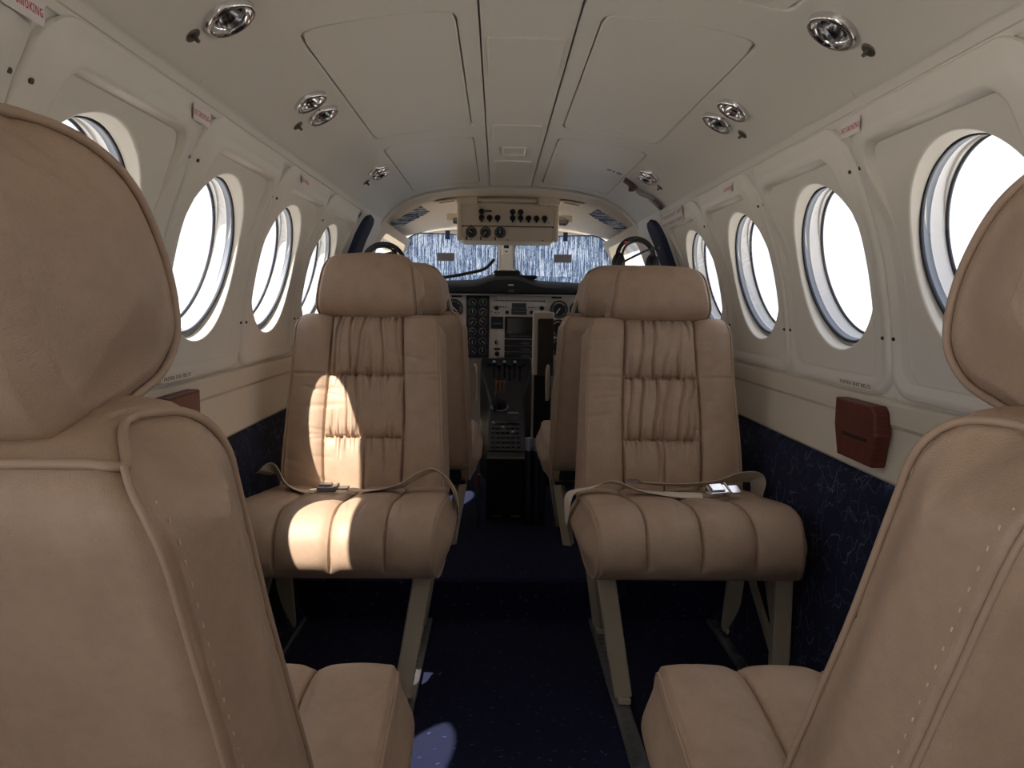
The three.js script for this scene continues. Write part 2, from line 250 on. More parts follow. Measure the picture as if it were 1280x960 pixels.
// round windows: seal, sleeve, gasket and two panes
let wn = 0;
{
  const lathe = (pts, n = 96) => new THREE.LatheGeometry(pts.map((p) => new THREE.Vector2(...p)), n);
  // lathe axis y = outward
  const seal = lathe([[WR - 0.004, 0.0215], [WR - 0.0085, 0.021], [WR - 0.010, 0.0225], [WR - 0.010, 0.0265], [WR - 0.004, 0.028]]);
  const band = lathe([[WR - 0.0095, 0.0265], [WR - 0.0085, 0.029], [WR - 0.009, 0.035], [WR - 0.0105, 0.0375]]);
  const sleeve = lathe([[WR - 0.0105, 0.0375], [WR - 0.0095, 0.042], [WR - 0.009, 0.066]]);
  const gasket = lathe([[WR - 0.008, 0.0635], [WR - 0.0125, 0.064], [WR - 0.0132, 0.0665], [WR - 0.0125, 0.069], [WR - 0.006, 0.0695]]);
  const flange = lathe([[WR - 0.006, 0.0575], [WR - 0.006, 0.0695]]);
  const pane = (r) => new THREE.CircleGeometry(r, 64).rotateX(-Math.PI / 2);
  const p1 = pane(WR - 0.009), p2 = pane(WR - 0.0085);
  for (const s of [-1, 1]) WINS[s].forEach((c, k0) => {
    const k = k0;
    const lean = Math.atan2(xw(WYC + 0.15) - xw(WYC - 0.15), 0.3);
    const which = ['aft-most round', 'second round', 'third round', 'fourth round', 'fifth round', 'forward-most round'][k];
    const g = structGroup(`window_${++wn}`, `${which} cabin window in the ${s < 0 ? 'left' : 'right'} sidewall`, [s * (xw(WYC - 0.15) + xw(WYC + 0.15)) / 2 + s * 0.004, WYC, -c]);
    g.rotation.z = s < 0 ? Math.PI / 2 + lean : -Math.PI / 2 - lean;
    part('rubber_seal', seal, RUBBER, g); part('retaining_ring', band, GREYRING, g); part('window_sleeve', sleeve, SLEEVE, g); part('outer_gasket', gasket, RUBBER, g); part('skin_flange', flange, SLEEVE, g);
    part('inner_pane', p1, GLASS, g).position.y = 0.0245; part('outer_pane', p2, GLASS, g).position.y = 0.067;
  });
}

// ceiling
{
  const cg = structGroup('ceiling', 'cream moulded cabin ceiling with rounded access panels');
  const cm = (x, Z, up = 0) => [x, yc(x) + up, -Z];
  const uvc = (p) => [p[0], p[2]];
  const XE = 0.541, PX0 = 0.128, PX1 = 0.398;
  const bays = [[AFT, -0.95, -1.9, -1.02], [-0.95, 0.16, -0.88, 0.08], [0.16, 1.27, 0.24, 1.205], [1.27, 2.23, 1.335, 2.17], [2.23, ARCH, 2.29, 3.13]];
  const fan = (map, hl, hr, hb, ht, r, drop, inset = 0.002) => {  // a plate with rounded corners, its edge turned up
    const cx = (hl + hr) / 2, cy = (hb + ht) / 2, loops = [], NA = 144;
    const lp = (k, ins, rr, up) => { const q = []; for (let i = 0; i < NA; i++) { const a = (i / NA) * 2 * Math.PI, p = rrRay(a, hl - cx + ins, hr - cx - ins, hb - cy + ins, ht - cy - ins, Math.max(rr, 0.0005)); q.push(map(cx + p[0] * k, cy + p[1] * k, up)); } return q; };
    for (const k of [0.001, 0.2, 0.4, 0.6, 0.8, 0.9, 0.97]) loops.push(lp(k, inset + 0.003, r - 0.003, -drop));
    loops.push(lp(1, inset + 0.003, r - 0.003, -drop), lp(1, inset + 0.0009, r, -drop + 0.0006), lp(1, inset, r, -drop + 0.0022), lp(1, inset, r, 0.011));
    return loft(loops, { crease: 0.9, uv: uvc });
  };
  for (const s of [-1, 1]) for (const [Za, Zb, pa, pb] of bays) {
    const cx = (PX0 + PX1) / 2, cy = (pa + pb) / 2, NA = 240, loops = [];
    const lp = (k, ins, up) => { const q = []; for (let i = 0; i < NA; i++) { const a = (i / NA) * 2 * Math.PI * s, p = rrRay(a, PX0 - cx - ins, PX1 - cx + ins, pa - cy - ins, pb - cy + ins, 0.028), o = rrRay(a, 0.0895 - cx, XE - cx, Za - cy, Zb - cy, 0.0005); q.push(cm(s * (cx + lerp(p[0], o[0], k)), cy + lerp(p[1], o[1], k), up)); } return q; };
    loops.push(lp(0, 0.0016, 0.011), lp(0, 0.0016, 0.0015), lp(0, 0.0028, 0)); for (const k of [0.15, 0.3, 0.45, 0.6, 0.75, 0.9, 1]) loops.push(lp(k, 0.0028, 0));
    part('ceiling_skin', loft(loops, { crease: 0.9, uv: uvc }), CEIL, cg);
    part('ceiling_panel', fan((x, Z, up) => cm(s * x, Z, up), PX0, PX1, pa, pb, 0.028, 0.0), CEIL, cg);
  }
  for (const [x, Z, w] of [[0.335, 2.655, 0.016], [0.352, 2.665, 0.008], [0.372, 2.672, 0.018]]) { const m = part('stencil_mark', box(w, 0.001, 0.02, 0, 0, 0, 0.0004), GREYRING, cg); m.position.set(x, yc(x) - 0.0006, -Z); m.rotation.z = -Math.atan((yc(x - 0.01) - yc(x + 0.01)) / 0.02); }
  // centre strip, its edges turned up, with thin plates and a recessed catch
  const cs = []; const xs = [-0.0865, -0.0865, -0.0855, -0.05, 0, 0.05, 0.0855, 0.0865, 0.0865], us = [0.01, 0.002, 0.0008, 0, 0, 0, 0.0008, 0.002, 0.01];
  part('centre_strip', loft([AFT, ARCH - 0.02].map((Z) => xs.map((x, i) => cm(x, Z, us[i] + 0.0005))), { close: false, crease: 0.5, uv: uvc }), CEIL, cg);
  for (const [hw, a, b] of [[0.076, -1.3, -1.05], [0.076, 0.1, 0.35], [0.076, 0.78, 1.02], [0.076, 1.46, 1.705], [0.071, 2.15, 2.385], [0.069, 2.675, 2.915]]) part('centre_plate', fan((x, Z, up) => cm(x, Z, up), -hw, hw, a, b, 0.008, 0.0034, 0.0004), CEIL, cg);
  for (const x of [-1, 1]) part('catch_frame', box(0.004, 0.004, 0.13, x * 0.052, 1.4185, -2.52), CEIL, cg);
  { const l = (hw, hz, r, up) => { const q = []; for (let i = 0; i < 64; i++) { const p = rrRay((i / 64) * 2 * Math.PI, -hw, hw, -hz, hz, r); q.push([p[0], 1.42 + up, -2.51 + p[1]]); } return q; };
    part('ceiling_catch', loft([l(0.041, 0.066, 0.012, 0), l(0.04, 0.065, 0.012, -0.004), l(0.036, 0.06, 0.012, -0.005), l(0.032, 0.052, 0.012, 0.0), l(0.001, 0.001, 0.0003, 0.0)], { crease: 0.6 }), CEIL, cg); }
  // liner above the joints and the outer roof
  const roof = [sheet(40, 2, (u, v) => cm(lerp(-0.545, 0.545, u), lerp(AFT, ARCH, v), 0.0105))];
  const X = []; for (let i = 0; i <= 40; i++) X.push(lerp(-0.56, 0.56, i / 40)); const P = [[-0.66, 1.2], ...X.map((x) => [x, yc(Math.min(Math.abs(x), 0.55)) + 0.05]), [0.66, 1.2]];
  roof.push(loft([AFT - 0.1, NOSE + 0.05].map((Z) => P.map(([x, y]) => [x, y, -Z])), { close: false }));
  part('roof_skin', roof, CEIL, cg);
}
// slim trim between ceiling and wall panels
for (const s of [-1, 1]) {
  const prof = [[0.5405, 1.2745], [0.5415, 1.2715], [0.5445, 1.2685], [0.5475, 1.2635], [0.552, 1.2555], [0.5545, 1.2545], [0.558, 1.2555]];
  const m = struct(`trim_${s < 0 ? 1 : 2}`, loft(prof.map(([x, y]) => [AFT, ARCH + 0.05].map((Z) => [s * x, y, -Z])), { close: false, crease: 0.6 }), CREAM, `slim cream moulding between ceiling and ${s < 0 ? 'left' : 'right'} sidewall`);
}

// floor with a raised spar cover ahead of the front seats
{
  const fl = structGroup('floor', 'dark navy carpeted cabin floor with pale flecks');
  const uvf = (p) => [p[0], p[2]];
  const F = (Z0, Z1, y, hw) => sheet(1, 1, (u, v) => [lerp(-hw, hw, u), y, -lerp(Z0, Z1, v)], { uv: uvf });
  part('cabin_carpet', F(AFT, 2.1, 0, 0.61), CARPET, fl);
  const sp = [[2.1, -0.01], [2.1, 0.10], [2.103, 0.112], [2.115, 0.12], [2.62, 0.12], [2.635, 0.112], [2.64, 0.04]];
  part('spar_cover', loft(sp.map(([Z, y]) => [-0.64, 0.64].map((x) => [x, y, -Z])), { close: false, crease: 0.7, uv: (p) => [p[0], p[2] + p[1]] }), CARPET, fl);
  part('cockpit_carpet', F(2.6, NOSE, 0.04, 0.63), CARPET, fl);
  part('underfloor', F(AFT - 0.1, NOSE, -0.06, 0.66), MATTE, fl);
}
// aft wall and nose bulkhead close the room
{
  const cap = (Z) => { const sh = new THREE.Shape(); const pts = []; for (let y = -0.1; y <= 1.27; y += 0.05) pts.push([xw(y) + 0.06, y]); for (let x = 0.58; x >= -0.58; x -= 0.05) pts.push([x, yc(Math.min(Math.abs(x), 0.55)) + 0.055]); for (let y = 1.25; y >= -0.1; y -= 0.05) pts.push([-xw(y) - 0.06, y]); pts.forEach((p, i) => (i ? sh.lineTo(...p) : sh.moveTo(...p))); return new THREE.ExtrudeGeometry(sh, { depth: 0.02, bevelEnabled: false }).translate(0, 0, -Z); };
  struct('wall_back', cap(AFT + 0.01), CREAM, 'cream bulkhead closing the aft end of the cabin');
}

// ---------------------------------------------------------------- upholstery: a side profile swept across the seat, with side panels and piping
function profileLoop(ctrl, N) {     // ctrl: [z, y] going round; returns evenly spaced points with outward normals
  const c = new THREE.CatmullRomCurve3(ctrl.map(([z, y]) => V(0, y, z)), true, 'centripetal'), P = c.getSpacedPoints(N).slice(0, N).map((p) => [p.z, p.y]);
  let area = 0; P.forEach((p, i) => { const q = P[(i + 1) % N]; area += p[0] * q[1] - q[0] * p[1]; }); const sg = area > 0 ? 1 : -1;
  return P.map((p, i) => { const a = P[(i + N - 1) % N], b = P[(i + 1) % N], l = Math.hypot(b[0] - a[0], b[1] - a[1]); return { z: p[0], y: p[1], nz: sg * (b[1] - a[1]) / l, ny: -sg * (b[0] - a[0]) / l }; });
}
function smoothed(g) {     // normals shared wherever positions coincide
  const p = g.attributes.position, key = new Array(p.count), sum = new Map(), a = V(), b = V(), c = V();
  for (let i = 0; i < p.count; i++) key[i] = `${Math.round(p.getX(i) * 2e5)},${Math.round(p.getY(i) * 2e5)},${Math.round(p.getZ(i) * 2e5)}`;
  for (let i = 0; i < p.count; i += 3) { a.fromBufferAttribute(p, i); b.fromBufferAttribute(p, i + 1); c.fromBufferAttribute(p, i + 2); b.sub(a); c.sub(a); b.cross(c); for (let k = 0; k < 3; k++) { const s = sum.get(key[i + k]); if (s) s.add(b); else sum.set(key[i + k], b.clone()); } }
  const n = g.attributes.normal; for (let i = 0; i < p.count; i++) { a.copy(sum.get(key[i])).normalize(); n.setXYZ(i, a.x, a.y, a.z); } return g;
}
function upholster({ ctrl, N = 120, M = 60, half, disp = () => 0, r = 0.012, bulge = 0.012, pipe = 0.0027, pipeIn = 0.4, open, matrix }) {
  const P = profileLoop(ctrl, N); let s = 0; P.forEach((p, i) => { p.s = s; const q = P[(i + 1) % N]; s += Math.hypot(q.z - p.z, q.y - p.y); });
  const xs = []; for (let j = 0; j <= M; j++) { const t = j / M * 2 - 1; xs.push(Math.sign(t) * (0.82 * Math.abs(t) + 0.18 * (1 - Math.sqrt(Math.max(0, 1 - t * t))))); }
  const uvOf = (p, x) => [p.s, x];
  const loops = [], uv = [];
  for (const u of xs) {
    const l = [], q = []; for (const p of P) { const h = half(p.z, p.y), x = u * h, e = h - Math.abs(x), ins = e < r ? r - Math.sqrt(Math.max(0, r * r - (r - e) * (r - e))) : 0, d = disp(x, p, h) - ins; l.push([x, p.y + p.ny * d, p.z + p.nz * d]); q.push([p.s, x]); } loops.push(l); uv.push(q);
  }
  const caps = [];
  const ext = (k) => [Math.min(...P.map((p) => p[k])), Math.max(...P.map((p) => p[k]))], ez = ext('z'), ey = ext('y'), tall = ey[1] - ey[0] > ez[1] - ez[0];
  const [lo, hi] = tall ? ey : ez, rr = 0.48 * Math.min(ey[1] - ey[0], ez[1] - ez[0]), A = tall ? 'y' : 'z', Bk = tall ? 'z' : 'y';
  const medial = P.map((p) => { const a = clamp(p[A], lo + rr, hi - rr); let mn = 9, mx = -9; for (const q of P) if (Math.abs(q[A] - a) < 0.03 * (hi - lo) + 0.004) { mn = Math.min(mn, q[Bk]); mx = Math.max(mx, q[Bk]); } const b = (mn + mx) / 2; return tall ? [a, b] : [b, a]; });   // [y, z]
  for (let pass = 0; pass < 4; pass++) { const c0 = medial.map((v) => [...v]); medial.forEach((v, i) => { let y = 0, z = 0; for (let k = -3; k <= 3; k++) { const q = c0[(i + k + N) % N]; y += q[0] / 7; z += q[1] / 7; } v[0] = y; v[1] = z; }); }
  for (const sd of [-1, 1]) {
    const edge = sd < 0 ? loops[0] : loops[M], cl = [];
    for (let k = 0; k <= 14; k++) { const f = k / 14; cl.push(edge.map((p, i) => [lerp(p[0], sd * half(medial[i][1], medial[i][0]), 1 - (1 - f) ** 2) + sd * bulge * f * f * (3 - 2 * f), lerp(p[1], medial[i][0], f * 0.999), lerp(p[2], medial[i][1], f * 0.999)])); }
    caps.push(loft(sd < 0 ? cl.reverse() : cl));
  }
  const main = loft(loops, { uv: (p, k, i) => uv[k][i] });
  const body = smoothed(join([main, ...caps]));
  let Q = P.filter((_, i) => i % 2 === 0), closed = true;
  if (open) { const on = Q.map((p) => open(p)), st = on.findIndex((v, i) => v && !on[(i + Q.length - 1) % Q.length]); Q = [...Q.slice(st), ...Q.slice(0, st)].filter((p) => open(p)); closed = false; }
  const pipes = [-1, 1].map((sd) => tube(Q.map((p) => { const h = half(p.z, p.y), ins = r * pipeIn; return V(sd * (h - r * 0.22), p.y - p.ny * (ins - 0.0008), p.z - p.nz * (ins - 0.0008)); }), pipe, Math.floor(Q.length * 1.8), 8, closed));
  const piping = join(pipes);
  if (matrix) { body.applyMatrix4(matrix); piping.applyMatrix4(matrix); }
  return { body, piping, P };
}
const BACKH = 0.50, BASEY = 0.397;
function reclined(deg) { return new THREE.Matrix4().makeTranslation(0, BASEY, -0.185).multiply(new THREE.Matrix4().makeRotationX(rad(-deg))); }
const backCtrl = [[0.052, 0.0], [0.06, 0.06], [0.064, 0.13], [0.058, 0.22], [0.05, 0.32], [0.047, 0.42], [0.045, 0.462], [0.036, 0.486], [0.014, 0.497], [-0.012, 0.496], [-0.036, 0.491], [-0.049, 0.481], [-0.0545, 0.462], [-0.055, 0.42], [-0.055, 0.3], [-0.056, 0.15], [-0.054, 0.0], [-0.04, -0.02], [0.0, -0.025], [0.04, -0.02]];
const headCtrl = [[0.046, 0.003], [0.067, 0.02], [0.078, 0.055], [0.073, 0.098], [0.054, 0.134], [0.026, 0.154], [-0.004, 0.158], [-0.034, 0.145], [-0.052, 0.112], [-0.057, 0.07], [-0.053, 0.03], [-0.04, 0.006], [-0.01, 0.0], [0.02, 0.0]];
const cushCtrl = [[-0.19, 0.33], [-0.205, 0.38], [-0.19, 0.424], [-0.13, 0.438], [-0.03, 0.449], [0.08, 0.465], [0.16, 0.473], [0.215, 0.462], [0.247, 0.43], [0.256, 0.39], [0.244, 0.35], [0.21, 0.328], [0.12, 0.325], [0.0, 0.33], [-0.10, 0.332]];
const backHalf = (z, h) => { const w = lerp(0.214, 0.192, clamp(h / 0.47, 0, 1)), e = 0.05, k = clamp((h - (0.497 - e)) / e, 0, 1); return w - 0.035 * (1 - Math.sqrt(1 - k * k)); };
const headHalf = (z, h) => { const w = lerp(0.14, 0.118, clamp(h / 0.15, 0, 1)), k = clamp((h - 0.105) / 0.05, 0, 1), b = clamp((0.03 - h) / 0.03, 0, 1); return w - 0.03 * (1 - Math.sqrt(1 - k * k)) - 0.006 * b * b; };
// gathered centre panel: grooves along the seams and folds running from them
function gathers(seed) {
  const R = rng(seed), folds = [], secs = [[-0.02, 0.165], [0.165, 0.33], [0.33, 0.50]];
  secs.forEach(([a, b], k) => {
    const n = [3, 6, 6][k];
    for (let i = 0; i < n; i++) {
      const x0 = lerp(-0.094, 0.094, (i + 0.3 + 0.4 * R()) / n), lean = (R() - 0.35) * 0.05, full = k === 0 ? R() < 0.22 : R() < 0.6, top = R() < 0.65;
      folds.push({ k, a, b, x0, lean, full, top, amp: 0.006 + 0.006 * R(), w: 0.0026 + 0.0022 * R(), len: 0.03 + 0.05 * R(), ph: R() * 6 });
    }
    for (let i = 0; i < 15; i++) { const x0 = lerp(-0.096, 0.096, (i + R()) / 15); for (const top of [true, false]) if (!(k === 0 && !top) && R() < 0.75) folds.push({ k, a, b, x0, lean: (R() - 0.5) * 0.03, full: false, top, amp: 0.0028 + 0.0024 * R(), w: 0.0022 + 0.001 * R(), len: 0.012 + 0.022 * R(), ph: R() * 6 }); }
  });
  const side = []; for (let i = 0; i < 16; i++) side.push({ s: R() < 0.5 ? -1 : 1, h: 0.05 + 0.4 * R(), sl: (R() - 0.4) * 0.5, amp: 0.0008 + 0.002 * R(), w: 0.0025 + 0.004 * R(), x: R() < 0.7 ? 0.108 : 0.18, len: 0.02 + 0.05 * R() });
  return (x, p) => {
    if (p.nz < 0.35) return 0.0015 * fbm(x * 7 + seed, p.y * 7, 2);
    const h = p.y, ax = Math.abs(x), xc = 0.098 + 0.006 * Math.sin(h * 9), wgt = sstep(0.35, 0.7, p.nz), inC = sstep(xc, xc - 0.006, ax);
    let d = -0.009 * gauss(ax - xc, 0.0024) - 0.004 * gauss(ax - xc, 0.012);
    const cyl_ = (ax - xc) / 0.09; if (ax > xc) d += 0.007 * Math.sin(Math.PI * clamp(cyl_, 0, 1)) ;
    if (ax > xc) d -= 0.003 * gauss(h - 0.33 - 0.01 * (ax - xc), 0.003) * sstep(xc, xc + 0.02, ax);
    if (inC > 0) {
      let e = 0;
      for (const [hs, wd] of [[0.165, 1], [0.33, 1]]) e += -0.010 * gauss(h - hs, 0.0026) - 0.005 * gauss(h - hs, 0.016);
      for (const [a, b] of secs) if (h > a && h <= b) e += 0.006 * Math.sin(Math.PI * (h - a) / (b - a));
      for (const f of folds) {
        if (h < f.a - 0.002 || h > f.b + 0.002) continue;
        const t = (h - f.a) / (f.b - f.a), xf = f.x0 + f.lean * (t - 0.5) + 0.0025 * Math.sin(t * 7 + f.ph), dist = f.top ? f.b - h : h - f.a;
        const env = f.full ? 0.55 + 0.45 * Math.cos(2 * Math.PI * t) * 0.5 + 0.2 : Math.exp(-((dist / f.len) ** 2));
        e -= f.amp * env * (gauss(x - xf, f.w) - 0.45 * gauss(x - xf - 2.2 * f.w, f.w * 1.3));
      }
      if (h < 0.165) e -= (0.007 * gauss(x - 0.004, 0.002) + 0.003 * gauss(x - 0.004, 0.01)) * sstep(0.165, 0.12, h);
      d += e * inC;
    }
    for (const q of side) { if (Math.sign(x) !== q.s) continue; const u = ax - q.x; d -= q.amp * gauss(h - q.h - q.sl * u, q.w) * gauss(u, q.len); }
    d += 0.0022 * fbm(x * 14 + seed, h * 14, 3);
    return d * wgt;
  };
}
function cushionFolds(seed) {
  const R = rng(seed), fs = []; for (let i = 0; i < 16; i++) fs.push({ x: (R() - 0.5) * 0.36, s: 0.1 + 0.45 * R(), a: (R() - 0.5) * 0.6, amp: 0.0008 + 0.0018 * R(), w: 0.003 + 0.004 * R(), l: 0.02 + 0.05 * R() });
  return (x, p) => {
    if (p.ny < -0.6) return 0; const up = sstep(-0.6, -0.1, p.ny) * sstep(-0.21, -0.14, p.z);
    let d = 0; for (const q of [-0.116, 0.002, 0.116]) d += -0.008 * gauss(x - q, 0.002) - 0.0045 * gauss(x - q, 0.013);
    d += 0.004; const q = Math.abs(((x + 0.232) / 0.116) % 1 - 0.5) * 2; d += 0.004 * (1 - q * q);
    for (const f of fs) { const u = p.s - f.s; d -= f.amp * gauss(x - f.x - f.a * u, f.w) * gauss(u, f.l); }
    return (d + 0.003 * fbm(x * 12 + seed, p.s * 12, 3)) * up;
  };
}
function seatGeometry(seed, recline, fine, headUp = 0, headTilt = 0, headFore = 0, lift = 0, thick = 1) {
  const m = new THREE.Matrix4().makeTranslation(0, lift, 0).multiply(reclined(recline));
  const back = upholster({ ctrl: backCtrl, N: fine ? 340 : 170, M: fine ? 260 : 70, half: backHalf, disp: gathers(seed), r: 0.008, bulge: 0.012, matrix: m });
  const on = (sd, p, up = 0.0001) => V(sd * (backHalf(p.z, p.y) - 0.0018), p.y - p.ny * (0.0024 - up), p.z - p.nz * (0.0024 - up));
  const BP = back.P.filter((_, i) => i % (fine ? 3 : 2) === 0), edgeUp = BP.filter((p) => p.y > 0 && p.nz > -0.45), rearDown = BP.filter((p) => p.nz <= -0.3 && p.y > 0), pe = edgeUp.reduce((m_, p) => (p.z < m_.z ? p : m_));
  const across = Array.from({ length: 9 }, (_, i) => V(lerp(0.158, -0.158, i / 8), pe.y + 0.001, pe.z - 0.001));
  const weltPath = [...edgeUp.map((p) => on(1, p)), ...across, ...edgeUp.map((p) => on(-1, p)).reverse()];
  back.piping = join([tube(weltPath, 0.0027, weltPath.length * 2, 8), ...[-1, 1].map((sd) => tube(rearDown.map((p) => on(sd, p, 0.0012)), 0.0021, rearDown.length * 2, 7))]).applyMatrix4(m);
  const head = upholster({ ctrl: headCtrl, N: 110, M: 64, half: headHalf, r: 0.012, bulge: 0.016, pipeIn: 0.42, open: (p) => p.nz > -0.1, disp: (x, p, h) => 0.006 * (1 - (x / h) ** 2) + 0.0012 * fbm(x * 20 + seed, p.s * 20, 3), matrix: m.clone().multiply(new THREE.Matrix4().makeTranslation(0, 0.49 - 0.012 * (thick - 1) / 0.3, -0.004 + headFore)).multiply(new THREE.Matrix4().makeRotationX(rad(headTilt))).multiply(new THREE.Matrix4().makeScale(1, 1 + headUp, thick)) });
  const cush = upholster({ ctrl: cushCtrl, N: 200, M: fine ? 250 : 200, half: (z) => 0.233 - 0.012 * clamp((z - 0.1) / 0.15, 0, 1) ** 2 - 0.02 * clamp((-0.05 - z) / 0.15, 0, 1), disp: cushionFolds(seed + 3), r: 0.012, bulge: 0.02 });
  return { back, head, cush, m };
}
function stitches(P, m) {      // one row of thread beside the welt on each side panel, down the rear edge
  const g = [], q = P.filter((p) => p.nz < -0.5 || (p.ny > 0.3 && p.z < 0.04)); let last = -1;
  for (const sd of [-1, 1]) { last = -1; for (const p of q) { if (Math.abs(p.s - last) < 0.0075) continue; last = p.s; const b = new THREE.CapsuleGeometry(0.0006, 0.0026, 2, 5), h = backHalf(p.z, p.y); b.rotateX(Math.atan2(p.ny, -p.nz)); b.translate(sd * (h + 0.0008), p.y - p.ny * 0.014, p.z - p.nz * 0.014); g.push(b); } }
  return join(g).applyMatrix4(m);
}
function buckle(metal) {
  const g = [box(0.034, 0.014, 0.046, 0, 0, 0, 0.004, 2), box(0.026, 0.006, 0.03, 0, 0.009, -0.004, 0.002), box(0.03, 0.005, 0.03, 0, 0.001, 0.036, 0.002), cyl(0.004, 0.004, 0.037, 10).rotateZ(Math.PI / 2).translate(0, 0.005, 0.022)];
  return join(g);
}
function addSeat(name, label, group, pos, turn, sd, G, opt = {}) {      // sd: side of the aisle in the seat's own axes
  const t = thing(name, label, 'seat', pos, turn, group);
  const b = part('backrest', G.back.body, LEATHER, t); part('piping', G.back.piping, PIPING, b);
  if (opt.stitch) { const st = part('stitching', stitches(G.back.P, G.m), std(0xd9c4b2, 0.7), b); st.userData.kind = 'stuff'; }
  const h = part('headrest', G.head.body, LEATHER, t); part('piping', G.head.piping, PIPING, h);
  const c = part('seat_cushion', G.cush.body, LEATHER, t); part('piping', G.cush.piping, PIPING, c);
  part('seat_pan', [box(0.40, 0.02, 0.33, 0, 0.323, -0.015, 0.006), box(0.38, 0.05, 0.02, 0, 0.36, -0.195, 0.005)], BLACK, t);
  const ft = 0.02 - pos[1];
  const legs = [[[sd * 0.185, 0.31, 0.13], [sd * 0.137, ft, 0.13]], [[sd * 0.185, 0.31, -0.16], [sd * 0.137, ft, -0.235]], [[-sd * 0.222, 0.31, 0.13], [-sd * 0.226, ft, 0.13]], [[-sd * 0.222, 0.31, -0.16], [-sd * 0.226, ft, -0.235]]];
  for (const [a, e] of legs) { const l = part('leg', bar(a, e, 0.042, 0.03, 0.004), FRAMEPAINT, t); part('foot', box(0.03, 0.014, 0.06, e[0], ft, e[2], 0.003), FRAMEPAINT, l); }
  for (const x of [sd * 0.165, -sd * 0.224]) { part('brace', bar([x, 0.28, -0.15], [x - (x === sd * 0.165 ? sd * 0.02 : 0), 0.09, 0.125], 0.012, 0.026), FRAMEPAINT, t); part('brace', bar([x, 0.29, 0.03], [x - (x === sd * 0.165 ? sd * 0.016 : 0), 0.12, 0.125], 0.012, 0.026), FRAMEPAINT, t); }
  return t;
}
const G1 = seatGeometry(11, 11.5, true, 0.1), G2 = seatGeometry(29, 11.5, true, -0.05), G3 = seatGeometry(41, 20, false, 0.1, 7, 0.046, 0.026, 1.3), G4 = seatGeometry(53, 5, false);
const seatFL = addSeat('passenger_seat', 'tan leather seat facing aft with sunlight across its backrest and cushion', 'club seats in the cabin', [-0.396, 0, -1.765], 0, 1, G1);
const seatFR = addSeat('passenger_seat', 'tan leather seat facing aft in shade with silver lap belt buckle on its cushion', 'club seats in the cabin', [0.388, 0, -1.765], 0, -1, G2);
addSeat('passenger_seat', 'tan leather seat facing forward, across the footwell from the sunlit seat', 'club seats in the cabin', [-0.402, -0.035, -0.745], Math.PI, -1, G3, { stitch: true });
addSeat('passenger_seat', 'tan leather seat facing forward, across the footwell from the shaded seat', 'club seats in the cabin', [0.397, -0.035, -0.745], Math.PI, 1, G3, { stitch: true });
for (const s of [-1, 1]) {
  const t = addSeat('crew_seat', s < 0 ? 'tan leather pilot seat standing back to back with the sunlit seat' : 'tan leather copilot seat standing back to back with the shaded seat', 'crew seats', [s * 0.352, 0, -2.64], Math.PI, s, G4);
  // raised arm with a painted edge and a grab loop
  part('side_frame', tube([[s * 0.135, 0.955, -0.16], [s * 0.165, 0.84, -0.15], [s * 0.195, 0.72, -0.14], [s * 0.21, 0.6, -0.14], [s * 0.21, 0.42, -0.14]], 0.0065, 40, 7), FRAMEPAINT, t);
  part('grab_loop', tube([[s * 0.232, 0.60, -0.17], [s * 0.234, 0.69, -0.17], [s * 0.230, 0.715, -0.155], [s * 0.227, 0.70, -0.13], [s * 0.226, 0.60, -0.12]], 0.0055, 26, 7), FRAMEPAINT, t);
}
// lap belts on the two seats that face aft
{
  const T = seatFL;
  const a = part('lap_belt', [ribbon([[-0.25, 0.50, -0.12], [-0.215, 0.515, -0.10], [-0.165, 0.487, -0.05], [-0.115, 0.484, -0.018], [-0.085, 0.485, -0.010]], [[0.3, 0.5, 0.9], [0.2, 0.7, 0.6], [0, 0.5, 0.8], [0, 0.1, 1], [0, 0, 1]], 0.046),
    ribbon([[-0.015, 0.486, -0.012], [0.05, 0.484, -0.03], [0.11, 0.49, -0.05], [0.155, 0.515, -0.055], [0.195, 0.53, -0.05], [0.235, 0.497, -0.045], [0.252, 0.44, -0.05], [0.25, 0.36, -0.06]], [[0, 0.1, 1], [0, 0.2, 1], [0, 0.5, 1], [0, 0.6, 1], [0, 0.4, 1], [0.3, 0.2, 1], [0.2, 0, 1], [0, 0, 1]], 0.046)], BELT, T);
  a.position.y = -0.022;
  const k = part('buckle', buckle(), STEEL, a, 'steel lap belt buckle'); k.rotation.y = Math.PI / 2; k.position.set(-0.06, 0.493, -0.008);
  const U = seatFR;
  const b = part('lap_belt', [ribbon([[-0.262, 0.40, -0.03], [-0.252, 0.475, -0.03], [-0.20, 0.489, -0.04], [-0.15, 0.503, -0.04], [-0.09, 0.489, -0.022], [0.0, 0.486, 0.012], [0.06, 0.488, 0.025]], [[0, 0, 1], [0.3, 0.2, 1], [0, 0.2, 1], [0, 0.4, 1], [0.2, 0.2, 1], [0.2, 0, 1], [0.1, 0, 1]], 0.046),
    ribbon([[-0.075, 0.496, -0.07], [0.02, 0.489, -0.075], [0.12, 0.492, -0.085], [0.19, 0.505, -0.10], [0.24, 0.495, -0.12], [0.25, 0.44, -0.14]], [[0, 0.3, 1], [0, 0.4, 1], [0, 0.6, 1], [0, 0.8, 0.8], [0.2, 0.8, 0.7], [0.3, 0.2, 1]], 0.046)], BELT, U);
  b.position.y = -0.019;
  const q = part('buckle', buckle(), CHROME, b, 'bright chrome lap belt buckle'); q.rotation.set(0.25, Math.PI / 2 + 0.15, 0.1); q.position.set(0.095, 0.5, 0.03); q.scale.setScalar(1.1);
  part('belt_tongue', box(0.03, 0.004, 0.02, -0.09, 0.50, -0.07, 0.001), STEEL, b);
}
